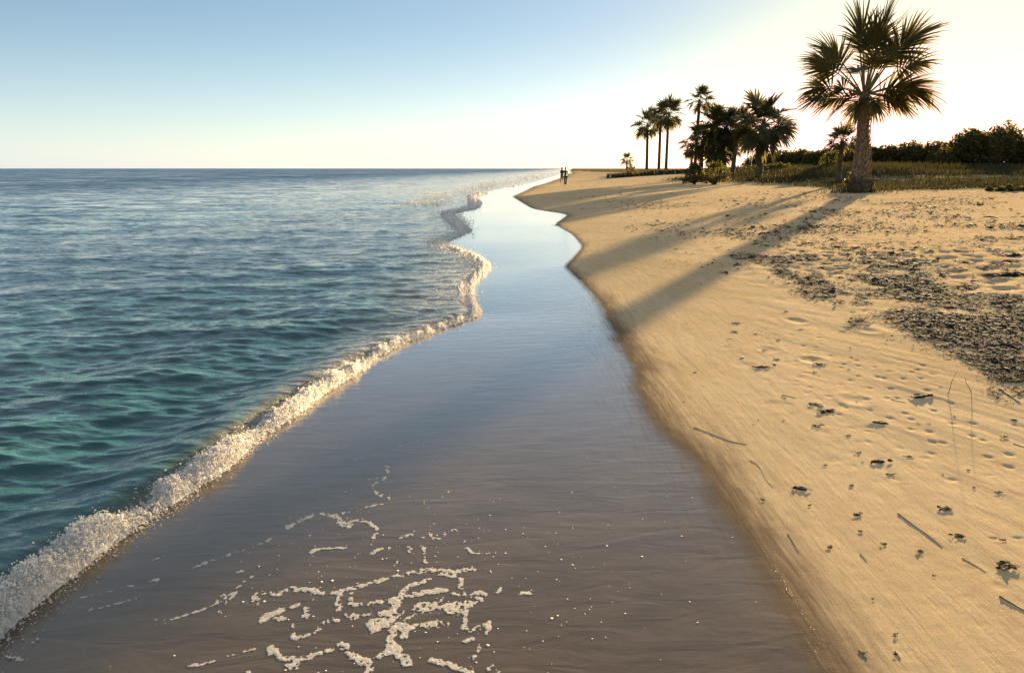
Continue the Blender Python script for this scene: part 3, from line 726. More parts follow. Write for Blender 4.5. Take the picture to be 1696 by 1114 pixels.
scr = [(1219, 535, 13), (1217, 549, 11), (1252, 553, 9), (1302, 516, 9), (1325, 546, 10), (1289, 563, 9), (1266, 580, 12), (1227, 593, 9), (1287, 595, 13), (1299, 658, 9), (1350, 616, 9), (1406, 611, 6), (1519, 611, 9),
       (1248, 703, 5), (1298, 697, 6), (1256, 696, 5), (1405, 721, 10), (1424, 749, 10), (1428, 766, 6), (1473, 785, 13), (1505, 756, 11), (1368, 770, 8), (1522, 701, 7), (1538, 702, 7), (1420, 665, 6), (1664, 723, 11), (1680, 695, 13),
       (1606, 778, 9), (1652, 815, 11), (1411, 803, 12), (1420, 852, 17), (1425, 879, 10), (1465, 900, 13), (1376, 905, 14), (1525, 912, 14), (1662, 893, 9), (1263, 827, 10), (1483, 1051, 11), (1133, 665, 6), (1152, 617, 8), (1560, 786, 5), (1612, 806, 7), (1445, 991, 6), (1546, 952, 7)]
scr += [(1485, 1083, 9), (1430, 1080, 8), (1340, 836, 8), (1580, 690, 6), (1558, 640, 6), (1655, 940, 9)]
for i, (px, py, s) in enumerate(scr):
    clump('seaweed_scrap', px, py, s, SL, G1, n=7, mat=M_scrap, elong=2.2)
clump('seaweed_clump', 1266, 607, 24, 'dark curved seaweed clump near the wet edge, left of the small scraps', n=12, elong=2.5)
clump('seaweed_clump', 1359, 603, 18, 'short dark seaweed clump with a tail between the curved clump and the weed bed', n=12)
clump('seaweed_clump', 1368, 681, 20, 'ragged seaweed clump with strands trailing behind it in the middle of the golden sand', n=20)
clump('seaweed_clump', 1352, 670, 22, 'loose spidery tangle of thin seaweed just behind the ragged clump', n=10, mat=M_scrap)
clump('seaweed_clump', 1352, 704, 16, 'flat brown seaweed piece just in front of the ragged clump', n=9, mat=M_scrap)
clump('seaweed_clump', 1523, 656, 32, 'long thin black strip of seaweed lying below the two upright twigs', n=10, elong=5)
clump('seaweed_clump', 1459, 764, 26, 'dark lens shaped piece of weed lying alone in the middle of the sand slope', n=12, elong=3)
clump('seaweed_clump', 1329, 809, 28, 'dark curved strip of weed nearest the wet sand edge', n=11, elong=4, ang=-.3)
clump('seaweed_clump', 1588, 887, 20, 'dark tilted weed piece to the right of the longest stick end', n=12)
clump('seaweed_clump', 1662, 935, 30, 'loose tangle of thin brown weed near the right edge above the short stick', n=16, mat=M_scrap)
clump('seaweed_clump', 1458, 700, 24, 'row of small brown weed tufts on the sand right of the ragged clump', n=14, mat=M_scrap, elong=4, ang=-.6)
clump('seaweed_clump', 1568, 842, 22, 'faint thin scatter of brown weed crumbs above the longest stick end', n=12, mat=M_scrap)
clump('seaweed_clump', 1670, 455, 42, 'flat dark mat of seaweed alone at the right edge behind the weed bed', n=26, elong=3)
clump('seaweed_clump', 1600, 436, 22, 'small dark mound of seaweed to the left of the flat dark mat', n=16, elong=2)
clump('seaweed_clump', 1292, 408, 14, 'small dark seaweed mound left of the weed bed, close to the palm shadow', n=12, elong=2)
clump('seaweed_clump', 1385, 409, 20, 'dark seaweed mound behind the weed bed in line with the tall palm', n=14, elong=2.5)
clump('seaweed_clump', 1681, 423, 30, 'thin dark seaweed strip at the far right edge of the sand', n=14, elong=4)
clump('seaweed_clump', 1118, 413, 9, 'tiny dark seaweed clump just on the water side of the palm shadow', n=9)
clump('seaweed_clump', 920, 373, 10, 'tiny dark scrap caught at the tip of the wet sand edge', n=9, elong=3)

def tube(path, rad, sides=7):
    path = np.asarray(path, float); n = len(path); rad = np.broadcast_to(rad, (n,)) if np.ndim(rad) == 0 else np.asarray(rad)
    T = np.gradient(path, axis=0); T /= np.linalg.norm(T, axis=1)[:, None] + 1e-9
    ref = np.array([0, 0, 1.0]) if abs(T[0, 2]) < .9 else np.array([0, 1.0, 0])
    S = np.cross(T, ref); S /= np.linalg.norm(S, axis=1)[:, None] + 1e-9; B = np.cross(T, S)
    a_ = np.linspace(0, 2 * PI, sides, endpoint=False)
    V = path[:, None] + rad[:, None, None] * (np.cos(a_)[None, :, None] * S[:, None] + np.sin(a_)[None, :, None] * B[:, None])
    i = np.arange(n * sides).reshape(n, sides); j = np.roll(i, -1, 1)
    F = np.stack([i[:-1], j[:-1], j[1:], i[1:]], -1).reshape(-1, 4)
    V = np.concatenate([V.reshape(-1, 3), path[:1], path[-1:]])
    c0 = n * sides; F3 = np.concatenate([np.stack([j[0], i[0], np.full(sides, c0)], -1), np.stack([i[-1], j[-1], np.full(sides, c0 + 1)], -1)])
    return V, F, F3
def stick(pxs, label, r0=.006, mat=None, name='driftwood_stick', lift=.004):
    q = smooth_pts(pxs); x, y = hit(q[:, 0], q[:, 1]); r0 = r0 * .46; z = terrain(x, y) + beach_relief(x, y, x - xf(y), np.full(len(x), .01)) + r0 * .15
    o0 = np.array([x[0], y[0], z[0]]); p = np.stack([x, y, z], 1) - o0
    r = r0 * (1 - .6 * np.linspace(0, 1, len(x))) * (1 + .25 * vnoise(np.arange(len(x)) * .9, np.zeros(len(x)), 4))
    r[0] *= .5
    V, F, F3 = tube(p, r)
    return tag(mesh_np(name, V, [F, F3], mat or M_stick, smooth=True, loc=o0), label, 'stick')
def c8(pts): return [(1000 + x * .4615, 600 + y * .4615) for x, y in pts]
stick(c8([(1055, 540), (1100, 575), (1160, 615), (1215, 662)]), 'longest thin driftwood stick lying slanted on the open golden sand', .008)
stick(c8([(325, 232), (400, 262), (450, 282), (512, 294)]), 'thin stick lying near the wet edge, pointing away to the right', .006)
stick(c8([(525, 350), (560, 372), (580, 420), (610, 450)]), 'fine curved twig lying just right of the wet edge', .004)
stick(c8([(660, 612), (680, 645), (700, 682)]), 'short fine twig lying on the wet edge halfway down the sand', .005)
stick(c8([(1420, 838), (1460, 862), (1510, 890)]), 'thick dark stick at the right edge of the sand', .010)
stick(c8([(915, 1030), (945, 1062)]), 'short dark twig near the bottom beside the wet sand', .006)
stick(c8([(1045, 1035), (1065, 1062)]), 'short dark twig at the bottom, right of another short twig', .006)
stick(c8([(920, 685), (945, 715)]), 'short brown twig on the sand below the scattered scraps', .005)
stick(c8([(1285, 700), (1330, 725), (1370, 750)]), 'thin brown twig between the longest stick and the thick dark stick', .005)
stick(c8([(1030, 130), (1085, 143)]), 'thin brown twig left of the long black seaweed strip', .006)
stick(c8([(640, 116), (690, 128)]), 'thin brown twig behind the ragged seaweed clump', .006)
stick(c4(1530, 985) and [c4(1530, 985), c4(1590, 1030), c4(1650, 1070)], 'dark gnarled branch at the front edge of the weed bed', .018)
stick(c8([(1470, 290), (1508, 303)]), 'thin brown twig at the right edge above the open sand', .006)
for (bx, by, dx_, dh, lb) in ((1568, 652, .065, .20, 'taller upright twig stuck in the sand, leaning right, below the weed bed'), (1610, 650, -.07, .15, 'shorter upright twig stuck in the sand, leaning left, below the weed bed')):
    x, y, z = hit1(bx, by)
    tt = np.linspace(0, 1, 7); p = np.stack([dx_ * tt + .006 * np.sin(tt * 7), .02 * tt, dh * tt - .02], 1)
    V, F, F3 = tube(p, .0032 * (1 - .6 * tt))
    tag(mesh_np('upright_twig', V, [F, F3], M_stick, smooth=True, loc=(x, y, z)), lb, 'twig')

# ------------------------------------------------------------------ palms
def frond_mesh(d0, Lp, R, droop, r_, nl=34, roll=0.0, amax=1.9, wk=.055, spread=1.0):
    """petiole + fan of leaflets starting at the origin. returns petiole (V,F,F3), blade (V,F)"""
    d = np.array(d0, float); d /= np.linalg.norm(d); p = np.zeros(3); path = [p.copy()]
    n = 9; ds = Lp / n
    for i in range(n):
        d = d + np.array([0, 0, -droop * ds]); d /= np.linalg.norm(d); p = p + d * ds; path.append(p.copy())
    cost = []; dc = d.copy(); pc = p.copy(); m = 6; dsc = R * .42 / m
    for i in range(m + 1):
        cost.append((pc.copy(), dc.copy())); dc = dc + np.array([0, 0, -droop * 2.2 * dsc - .03]); dc /= np.linalg.norm(dc); pc = pc + dc * dsc
    full = np.array(path + [c[0] for c in cost[1:]])
    pet = tube(full, np.linspace(.028, .006, len(full)) * max(.6, R), 5)
    V = []; F = []; o = 0
    for j in range(nl):
        f = j / (nl - 1) * 2 - 1
        a = f * amax * spread + r_.normal(0, .04)
        kk = min(m, int((1 - abs(f)) * m + .5)); pc, fc = cost[kk]
        S = np.cross(fc, [0, 0, 1.0]); S /= np.linalg.norm(S) + 1e-6
        U_ = np.cross(S, fc)
        S2 = S * math.cos(roll) + U_ * math.sin(roll); U2 = np.cross(S2, fc)
        dr = fc * math.cos(a) + S2 * math.sin(a) + U2 * (.22 * abs(math.sin(a)) + r_.normal(0, .05)); dr /= np.linalg.norm(dr)
        ln = R * (.60 + .30 * math.cos(a * .8)) * r_.uniform(.82, 1.08)
        wd = ln * wk * r_.uniform(.8, 1.2)
        Wd = np.cross(dr, U2); Wd /= np.linalg.norm(Wd) + 1e-6
        q = pc.copy(); dd = dr.copy(); prof = (.5, 1, .95, .7, .4, .06)
        g = droop * .9 + r_.uniform(.10, .38) / R
        for s in range(6):
            V.append(q - Wd * wd * prof[s] * .5); V.append(q + Wd * wd * prof[s] * .5)
            if s < 5: F.append((o + 2 * s, o + 2 * s + 1, o + 2 * s + 3, o + 2 * s + 2))
            st = ln / 5; dd = dd + np.array([0, 0, -g * st * (0.4 + .35 * s)]); dd /= np.linalg.norm(dd); q = q + dd * st
        o += 12
    return pet, (np.array(V), np.array(F))

def trunk_mesh(h, r0, r1, lean, r_, flare=1.25, rings=40, sides=20, rough=.05):
    z = np.linspace(-.25, h, rings); t = np.clip(z / h, 0, 1)
    r = r0 + (r1 - r0) * t; r = r * (1 + (flare - 1) * np.exp(-t * 9)) * (1 - .25 * sstep(.94, 1.0, t))
    a_ = np.linspace(0, 2 * PI, sides, endpoint=False)
    cx = lean[0] * t ** 1.6; cy = lean[1] * t ** 1.6
    rr = r[:, None] * (1 + rough * fbm(a_[None] * 1.5 + 9, z[:, None] * 5, 2, int(r_.integers(0, 99))) + rough * .8 * np.sin(z[:, None] * 26 + a_[None]))
    V = np.stack([cx[:, None] + rr * np.cos(a_), cy[:, None] + rr * np.sin(a_), z[:, None] + 0 * a_[None]], -1)
    i = np.arange(rings * sides).reshape(rings, sides); j = np.roll(i, -1, 1)
    F = np.stack([i[:-1], j[:-1], j[1:], i[1:]], -1).reshape(-1, 4)
    V = np.concatenate([V.reshape(-1, 3), [[lean[0], lean[1], h]]])
    F3 = np.stack([i[-1], j[-1], np.full(sides, rings * sides)], -1)
    return V, F, F3
def boots(h0, h1, rad, n, r_, size=.16, lean=(0, 0), h=8.0, out=.5):
    """old leaf bases standing off the trunk in a criss-cross spiral"""
    V = []; F = []; o = 0
    for i in range(n):
        z = h0 + (h1 - h0) * i / n + r_.uniform(-.03, .03); an = i * 2.399 + r_.normal(0, .1); t = max(0, z) / h
        R_ = rad(z); s = size * r_.uniform(.6, 1.3); up = r_.uniform(.6, 1.3)
        c = np.array([lean[0] * t ** 1.6, lean[1] * t ** 1.6, z]); e = np.array([math.cos(an), math.sin(an), 0]); tg = np.array([-math.sin(an), math.cos(an), 0]); zz = np.array([0, 0, 1.0])
        b0 = c + e * R_ * .9; tip = b0 + e * s * out * r_.uniform(.6, 1.3) + zz * s * up
        for pt, wx, th in ((b0, s * .42, s * .22), (b0 * .5 + tip * .5 + e * s * .05, s * .34, s * .12), (tip, s * .16, s * .05)):
            V += [pt - tg * wx - e * th * .3 - zz * 0, pt - zz * th + e * th * .4, pt + tg * wx - e * th * .3, pt + zz * th]
        for k in (0, 4):
            for q in range(4): F.append((o + k + q, o + k + (q + 1) % 4, o + k + 4 + (q + 1) % 4, o + k + 4 + q))
        F.append((o + 8, o + 9, o + 10, o + 11)); o += 12
    return np.array(V), np.array(F)

def palm(name, px, py, top_py, label, group, seed, crown_px, trunk_px, nf=22, low=-.9, lean=(0, 0), nl=22, specs=None, petk=.45, boot=None, matf=None, wk=.15, flare=1.25, y_off=0, mat_t=None, dead=3):
    """px,py: foot in the photo; top_py: row of the crown's centre; crown_px, trunk_px: crown radius and trunk width there"""
    r_ = np.random.default_rng(seed)
    x, y, z = hit1(px, py)
    if y_off:
        s = (y + y_off) / y; x *= s; y *= s; z = float(terrain(x, y))
    D_ = y
    k = D_ / 1232.0
    # height from the rows
    X_, Y_, Z_ = ray(px, top_py); ztop = CAM_H + Z_ * D_ / Y_
    h = ztop - z; Rc = crown_px * k; rt = trunk_px * k * .5
    root = empty(name, (x, y, z - .02), label, 'palm tree', group)
    V, F, F3 = trunk_mesh(h, rt * 1.05, rt * .85, lean, r_, flare, rings=max(16, int(h * 5)), sides=18)
    mesh_np('trunk', V, [F, F3], mat_t or M_barkd, root, True)
    if boot:
        V, F = boots(boot[0], h * boot[1], lambda zz: rt * (1.0 + (flare - 1) * math.exp(-max(0, zz) / h * 9)), boot[2], r_, boot[3], lean, h, boot[4] if len(boot) > 4 else .5)
        mesh_np('leaf_bases', V, F, M_boot, root)
    top = np.array([lean[0], lean[1], h])
    if specs is None:
        specs = []
        for i in range(nf):
            f = (i + .5) / nf; el = 1.45 - (1.45 - low) * f ** .85 + r_.normal(0, .1); az = i * 2.399 + r_.normal(0, .2)
            specs.append((az, el, r_.uniform(.86, 1.08), r_.uniform(-.8, .8), i >= nf - dead))
    for az, el, sc_l, roll, old in specs:
        d0 = (math.cos(el) * math.cos(az), math.cos(el) * math.sin(az), math.sin(el))
        dr = (.22 if el > .2 else .35) / max(Rc * .5, .3) * (1.2 if old else .8)
        pet, bl = frond_mesh(d0, Rc * petk * sc_l, Rc * (1 - petk) * 1.12 * sc_l, dr, r_, nl, roll, wk=wk)
        off_ = np.array([math.cos(az), math.sin(az), 0]) * rt * .5 * max(0, math.cos(el)) - np.array([0, 0, .10 * Rc * (1 - max(0, math.sin(el)))])
        fr_ = mesh_np('frond', bl[0] + top + off_, bl[1], M_frondy if old else (matf or M_frond), root)
        st = mesh_np('stalk', pet[0] + top + off_, [pet[1], pet[2]], M_pet, fr_, True)
    return root

# big palm: fronds at the directions read off the photo (dx,dy photo px from the crown centre, depth, roll)
CX, CY = 1434, 140
big_specs = []
def fs(dx, dy, depth, roll, old=False):
    v = np.array([dx, depth, dy], float); Ln = np.linalg.norm(v); return (math.atan2(v[1], v[0]), math.asin(v[2] / Ln), Ln, roll, old)
FR = [(-75, 95, 10, 1.0), (-38, 128, -20, .9), (-12, 138, 15, .4), (18, 140, -10, -.5), (45, 132, 10, .6), (75, 118, -15, -.9), (-20, 112, -60, .2), (40, 108, -55, -.3),
      (105, 70, 10, 1.1), (70, 100, 45, -.7), (-98, 58, -10, -1.1), (-70, 80, 50, .9), (-105, 20, 10, -.9), (-80, 8, -40, -.8), (-98, -4, 30, .9), (112, 24, 5, .25), (-30, 60, -100, .2), (25, 70, 100, .1)]
OLD = [(104, 16, -5, .35), (60, -22, -30, .9), (72, -10, 20, -.9), (40, -30, -55, .2), (42, -32, 40, .5), (-52, -22, -30, -.8), (-62, -16, 20, .8), (-34, -34, -50, .2), (0, -34, -60, 0), (-30, -30, 50, .3), (15, -36, 60, .2), (85, 6, -15, .9)]
for a_ in FR: big_specs.append(fs(*a_))
for dx_, dy_, dp, ro in OLD: big_specs.append(fs(dx_, dy_, dp, ro, True))
def big_palm():
    r_ = np.random.default_rng(3)
    x, y, z = hit1(1424, 319); k = y / 1232.0
    X_, Y_, Z_ = ray(1434, 150); h = CAM_H + Z_ * y / Y_ - z
    root = empty('palm_tree', (x, y, z - .03), 'tallest palm with thick shaggy trunk and big fan crown, standing alone at right', 'palm tree')
    rt = 13.0 * k; lean = (X_ * y / Y_ - x, .1)
    zz = np.linspace(-.3, h, 90); t = np.clip(zz / h, 0, 1)
    prof = np.interp(t, [0, .06, .16, .35, .5, .6, .8, .93, 1], [1.42, 1.32, 1.20, 1.12, 1.02, .95, .88, .82, .6])
    sides = 28; an = np.linspace(0, 2 * PI, sides, endpoint=False)
    rr = rt * .74 * prof[:, None] * (1 + .06 * fbm(an[None] * 2, zz[:, None] * 4, 3, 8) + .035 * np.sin(zz[:, None] * 22 + 2 * np.sin(an)[None]))
    V = np.stack([lean[0] * t[:, None] + rr * np.cos(an), lean[1] * t[:, None] + rr * np.sin(an), zz[:, None] + 0 * an[None]], -1).reshape(-1, 3)
    i = np.arange(90 * sides).reshape(90, sides); j = np.roll(i, -1, 1); F = np.stack([i[:-1], j[:-1], j[1:], i[1:]], -1).reshape(-1, 4)
    V = np.concatenate([V, [[lean[0], lean[1], h]]]); F3 = np.stack([i[-1], j[-1], np.full(sides, 90 * sides)], -1)
    mesh_np('trunk', V, [F, F3], M_bark, root, True)
    pr = lambda q: rt * .92 * float(np.interp(q / h, [0, .06, .16, .35, .5, .6, .8, .93, 1], [1.42, 1.32, 1.20, 1.12, 1.02, .95, .88, .82, .6]))
    V1, F1 = boots(.02, h * .42, pr, 210, r_, .22, lean, h, .32); V2, F2 = boots(h * .42, h * .97, pr, 200, r_, .17, lean, h, .22)
    V = np.concatenate([V1, V2]); 
    mesh_np('leaf_bases', V, np.concatenate([F1, F2 + len(V1)]), M_boot, root)
    # fibrous skirt of roots and fallen bases at the foot
    V3, F3_ = boots(-.05, .55, lambda q: rt * 1.22, 60, r_, .34, lean, h, .55)
    mesh_np('root_skirt', V3, F3_, M_barkd, root)
    top = np.array([lean[0], lean[1], h])
    for az, el, Ln, roll, old in big_specs:
        Lr = Ln * k * (.84 + .10 * max(0, math.sin(el))); petk = .52 if not old else .30
        if old: Lr *= 1.25
        d0 = (math.cos(el) * math.cos(az), math.cos(el) * math.sin(az), math.sin(el) + (.22 if not old else .25))
        pet, bl = frond_mesh(d0, Lr * petk, Lr * (1 - petk) * (1.12 if not old else 1.0), (.10 if el > .3 else .16) if not old else .16, r_, 46, roll, amax=1.32, wk=.062)
        off_ = np.array([math.cos(az), math.sin(az), 0]) * rt * .5 * max(0, math.cos(el)) - np.array([0, 0, .15 if not old else .15])
        fr_ = mesh_np('frond', bl[0] + top + off_, bl[1], M_frondy if old else M_frond, root)
        mesh_np('stalk', pet[0] + top + off_, [pet[1], pet[2]], M_pet, fr_, True)
    p = np.array([[62 * k, -.3, 58 * k], [66 * k, -.3, 30 * k], [70 * k, -.3, 5 * k]]) + top
    V, F, F3 = tube(p, .035, 6); mesh_np('dead_stalk', V, [F, F3], M_frondy, root, True)
    return root
BP = big_palm()
GP = 'far group of three slender palms'
palm('palm_tree', 1071, 281, 206, 'leftmost and shortest of three slender palms on the far dune', GP, 1, 26, 4.6, nf=24, low=-.7, lean=(-.35, 0), nl=18, flare=1.1)
palm('palm_tree', 1091, 281, 193, 'middle of three slender palms on the far dune, crown overlapping its neighbours', GP, 2, 25, 4.6, nf=22, low=-.6, lean=(-.1, 0), nl=18, flare=1.1, y_off=2)
palm('palm_tree', 1103, 281, 188, 'rightmost and tallest of three slender palms on the far dune', GP, 3, 28, 4.6, nf=24, low=-.6, nl=18, flare=1.1, y_off=-2)
palm('small_palm', 1038, 282, 266, 'small bushy palm on the far dune, left of all other palms', None, 4, 15, 3, nf=18, low=-.2, nl=16)
GC = 'dense clump of palms in the middle of the beach'
palm('palm_tree', 1150, 297, 165, 'tall thin palm rising above the left side of the dense clump', GC, 5, 25, 5.5, nf=20, low=-.6, nl=20, lean=(.1, 0), flare=1.1, y_off=2)
palm('palm_tree', 1178, 297, 205, 'palm in the middle of the dense clump with an upright leafy crown', GC, 6, 38, 8, nf=30, low=-1.1, nl=22, boot=(0, .9, 60, .2), y_off=1)
palm('palm_tree', 1196, 298, 212, 'palm behind the middle of the dense clump with long drooping leaves', GC, 7, 36, 8, nf=30, low=-1.2, nl=22, y_off=3)
palm('palm_tree', 1212, 297, 208, 'leaning palm at the right side of the dense clump', GC, 8, 34, 7, nf=28, low=-.9, nl=22, lean=(.5, 0), boot=(0, .7, 40, .16))
palm('palm_tree', 1160, 296, 232, 'shorter palm at the left side of the dense clump under the tall thin one', GC, 9, 30, 7, nf=28, low=-1.3, nl=20)
palm('palm_tree', 1144, 295, 240, 'thin short palm at the left outer edge of the dense clump', GC, 10, 22, 4.5, nf=20, low=-1.2, nl=18)
palm('palm_tree', 1189, 296, 240, 'short palm low in the dense clump, trunk hidden by hanging leaves', GC, 13, 32, 8, nf=28, low=-1.3, nl=20, y_off=-1)
palm('palm_tree', 1256, 299, 202, 'full round palm standing just right of the dense clump', None, 11, 50, 11, nf=30, low=-1.15, nl=26, lean=(.1, 0), boot=(0, .95, 90, .2), petk=.42)
palm('palm_tree', 1388, 304, 232, 'small young palm just left of the tallest palm trunk', None, 12, 28, 8, nf=26, low=-.5, nl=22, boot=(0, .9, 40, .14))

# ------------------------------------------------------------------ broadleaf trees, shrubs
def leaf_cloud(centres, radii, n, size, r_, flat=.8, gap=.25, sd=5):
    centres = np.array(centres); radii = np.array(radii)
    wts = radii ** 2; wts = wts / wts.sum(); k = r_.choice(len(radii), n, p=wts)
    d = r_.normal(0, 1, (n, 3)); d /= np.linalg.norm(d, axis=1)[:, None]
    q = r_.random(n) ** .38
    P_ = centres[k] + d * (radii[k] * q * (1 + .10 * r_.normal(0, 1, n)))[:, None] * np.array([1, 1, flat])
    keep = (fbm(P_[:, 0] * 1.3 / max(.6, radii.mean()) * 1.5, P_[:, 2] * 2 / max(.6, radii.mean()) + P_[:, 1], 2, sd) > -gap)
    P_ = P_[keep]; n = len(P_)
    # leaf sprays: small bent diamonds in random directions
    a1 = r_.normal(0, 1, (n, 3)); a1 /= np.linalg.norm(a1, axis=1)[:, None]; a2 = np.cross(a1, r_.normal(0, 1, (n, 3))); a2 /= np.linalg.norm(a2, axis=1)[:, None]
    s = (size * r_.lognormal(0, .35, n))[:, None]
    V = np.stack([P_ - a1 * s, P_ + a2 * s * .45, P_ + a1 * s, P_ - a2 * s * .45], 1).reshape(-1, 3)
    F = np.arange(n * 4).reshape(n, 4)
    return V, F
def tree(name, px, base_y, D_, top_py, wpx, label, group, seed, cat='tree', mat=None, n=2600, leaf=.16, trunk=True, zfl=.28):
    r_ = np.random.default_rng(seed); X_, Y_, Z_ = ray(px, top_py)
    x = X_ * D_ / Y_; y = D_; z = float(terrain(x, y)); h = CAM_H + Z_ * D_ / Y_ - z; wd = wpx * D_ / 1232 * .5
    root = empty(name, (x, y, z - .05), label, cat, group)
    nb = 15; cs = []; rs = []
    for i in range(nb):
        a_ = i * 2.399; q = math.sqrt((i + .5) / nb); rr = wd * .34 * r_.uniform(.8, 1.2) * (1.05 - .3 * q)
        zc = h * (zfl + .12) + (h - rr * .8 - h * (zfl + .12)) * (1 - q ** 2.2) * r_.uniform(.75, 1.0)
        rr = min(rr, h * .34)
        cs.append((math.cos(a_) * q * wd * .80, math.sin(a_) * q * wd * .8, zc)); rs.append(rr)
    cs.append((0, 0, h - min(wd * .3, h * .3))); rs.append(min(wd * .38, h * .32))
    # low skirt so that the crown comes down to the ground as coastal scrub does
    for i in range(14):
        a_ = i * .785 + .3; q = .75 if i < 8 else .38; cs.append((math.cos(a_) * wd * q, math.sin(a_) * wd * q, h * zfl * r_.uniform(.7, 1.2))); rs.append(min(wd * .32, h * .32))
    tv = []; tf = []; t3 = []; o = 0
    for i in range(6 if trunk else 3):
        c = np.array(cs[r_.integers(0, nb)]); tt = np.linspace(0, 1, 6)[:, None]
        p = tt * c * [.9, .9, 1] + np.sin(tt * PI) * r_.normal(0, .08, 3) * h; p[0] = (0, 0, -.1)
        V, F, F3 = tube(p, h * .028 * (1.3 - np.linspace(0, 1, 6)), 6); tv.append(V); tf.append(F + o); t3.append(F3 + o); o += len(V)
    mesh_np('trunk', np.concatenate(tv), [np.concatenate(tf), np.concatenate(t3)], M_barkd, root, True)
    V, F = leaf_cloud(cs, rs, n, leaf, r_, .85, .32, seed)
    mesh_np('crown', V, F, mat or M_leaf, root)
    return root
GT = 'line of low trees along the right horizon'
TR = [ # px, distance, top row, width px, label
 (1660, 118, 212, 110, 'big rounded dark tree at the right edge of the horizon', 6000, .22),
 (1612, 112, 221, 74, 'rounded tree joining the left flank of the big tree at the right edge', 4200, .20),
 (1735, 118, 222, 90, 'dark tree cut by the right frame edge, beyond the big rounded tree', 3000, .20),
 (1548, 135, 236, 78, 'broad low tree glowing under the sun, left of the right hand tree mass', 4200, .20),
 (1510, 140, 238, 62, 'low domed tree right of the tallest palm trunk, third of the line', 3600, .20),
 (1472, 138, 243, 60, 'low tree directly right of the tallest palm trunk', 3400, .20),
 (1576, 128, 244, 56, 'small low tree filling the dip before the right hand tree mass', 3000, .2),
 (1442, 140, 246, 50, 'low tree hidden partly behind the tallest palm trunk', 2600, .2),
 (1404, 135, 244, 56, 'low tree between the young palm and the tallest palm trunk', 2800, .2),
 (1362, 138, 250, 62, 'flat topped scrub tree left of the young palm', 3000, .2),
 (1326, 142, 251, 58, 'flat scrub tree in the middle of the gap between round palm and young palm', 2800, .2),
 (1292, 145, 252, 54, 'low scrub tree just right of the full round palm', 2600, .2),
 (1262, 148, 256, 46, 'low scrub tree behind the full round palm trunk', 2200, .2)]
for i, (px, D_, tp, wp, lb, n, lf) in enumerate(TR):
    tp -= 6 if tp > 230 else 9
    tree('tree', px, 0, D_, tp, wp * 1.3, lb, GT, 200 + i, n=int(n * 1.5), leaf=lf * 1.25)
tree('shrub', 1378, 0, 80, 246, 40, 'dense green shrub just left of the young palm trunk', None, 301, 'shrub', M_leaf2, 2200, .10)
tree('shrub', 1420, 0, 49, 275, 38, 'low green shrub behind the foot of the tallest palm', None, 302, 'shrub', M_leaf2, 1500, .08)
tree('shrub', 1672, 0, 41, 303, 78, 'low grassy shrub on the sand at the right edge in front of the marsh', None, 303, 'shrub', M_leaf2, 2600, .07)
tree('shrub', 1152, 0, 66.5, 268, 40, 'dark undergrowth bush at the left foot of the dense palm clump', None, 304, 'shrub', M_leaf, 2000, .09)
tree('shrub', 1186, 0, 65.5, 264, 52, 'dark undergrowth bush at the middle foot of the dense palm clump', None, 305, 'shrub', M_leaf, 2400, .09)
tree('shrub', 1046, 0, 116, 271, 24, 'tiny dune shrub right beside the small bushy palm', None, 306, 'shrub', M_leaf, 700, .12)
tree('shrub', 1290, 0, 92, 266, 60, 'wide low green shrub on the grass right of the full round palm', None, 307, 'shrub', M_leaf2, 2200, .11)

# ------------------------------------------------------------------ grass
def grass(x, y, ln, wd, r_, lean=.35):
    n = len(x); z = terrain(x, y) - .02; a_ = r_.uniform(0, 2 * PI, n); wa = r_.uniform(0, PI, n); b_ = r_.uniform(.1, 1, n) * lean
    ox = np.cos(wa) * wd * .5; oy = np.sin(wa) * wd * .5
    lx = np.cos(a_) * ln * b_; ly = np.sin(a_) * ln * b_
    V = np.stack([np.stack([x - ox, y - oy, z], -1), np.stack([x + ox, y + oy, z], -1), np.stack([x + ox * .7 + lx * .35, y + oy * .7 + ly * .35, z + ln * .6], -1), np.stack([x - ox * .7 + lx * .35, y - oy * .7 + ly * .35, z + ln * .6], -1), np.stack([x + lx, y + ly, z + ln], -1)], 1).reshape(-1, 3)
    i = np.arange(n)[:, None] * 5
    return V, i + np.array([[0, 1, 2, 3]]), i + np.array([[3, 2, 4]])
def grass_obj(name, x, y, ln, wd, mat, label, lean=.35):
    V, Q, T = grass(x, y, ln, wd, rng, lean); return tag(mesh_np(name, V, [Q, T], mat), label, 'grass', None, 'stuff')
n = 120000
y = 43 + 75 * rng.random(n) ** 1.3; x = rng.uniform(6, 100, n)
vg = np.where(y < 98, (x - (y - 44) * .05 - 21) , x - xf(y) - 5)
inside = (np.abs(x / y) < .85) & (x / y > .265) & (vg + 1.8 * fbm(x * .35, y * .35, 3, 91) > 0) & (y > 45.2 + 1.6 * fbm(x * .4, y * 0, 2, 92))
path_ = np.exp(-((y - 59.5 - 1.5 * fbm(x * .08, y * 0, 2, 93)) / 3.2) ** 4)       # paler open track through the marsh
inside &= rng.random(n) > path_ * .9
x, y = x[inside], y[inside]
hgt_ = (.42 + .35 * sstep(-.3, .4, fbm(x * .12, y * .12, 3, 94))) * rng.uniform(.6, 1.2, len(x)) * np.interp(y, [44.5, 48.5, 55, 58, 63, 75], [.35, .62, .55, .4, .9, 1.25])
grass_obj('marsh_grass', x, y, hgt_, np.clip(y / 1100, .03, .09), M_grass, 'green marsh grass covering the flat behind the beach at right')
n = 16000
x = rng.uniform(8, 75, n); y = rng.uniform(44.5, 116, n)
vg = np.where(y < 98, x - (y - 44) * .05 - 20.0, x - xf(y) - 3)
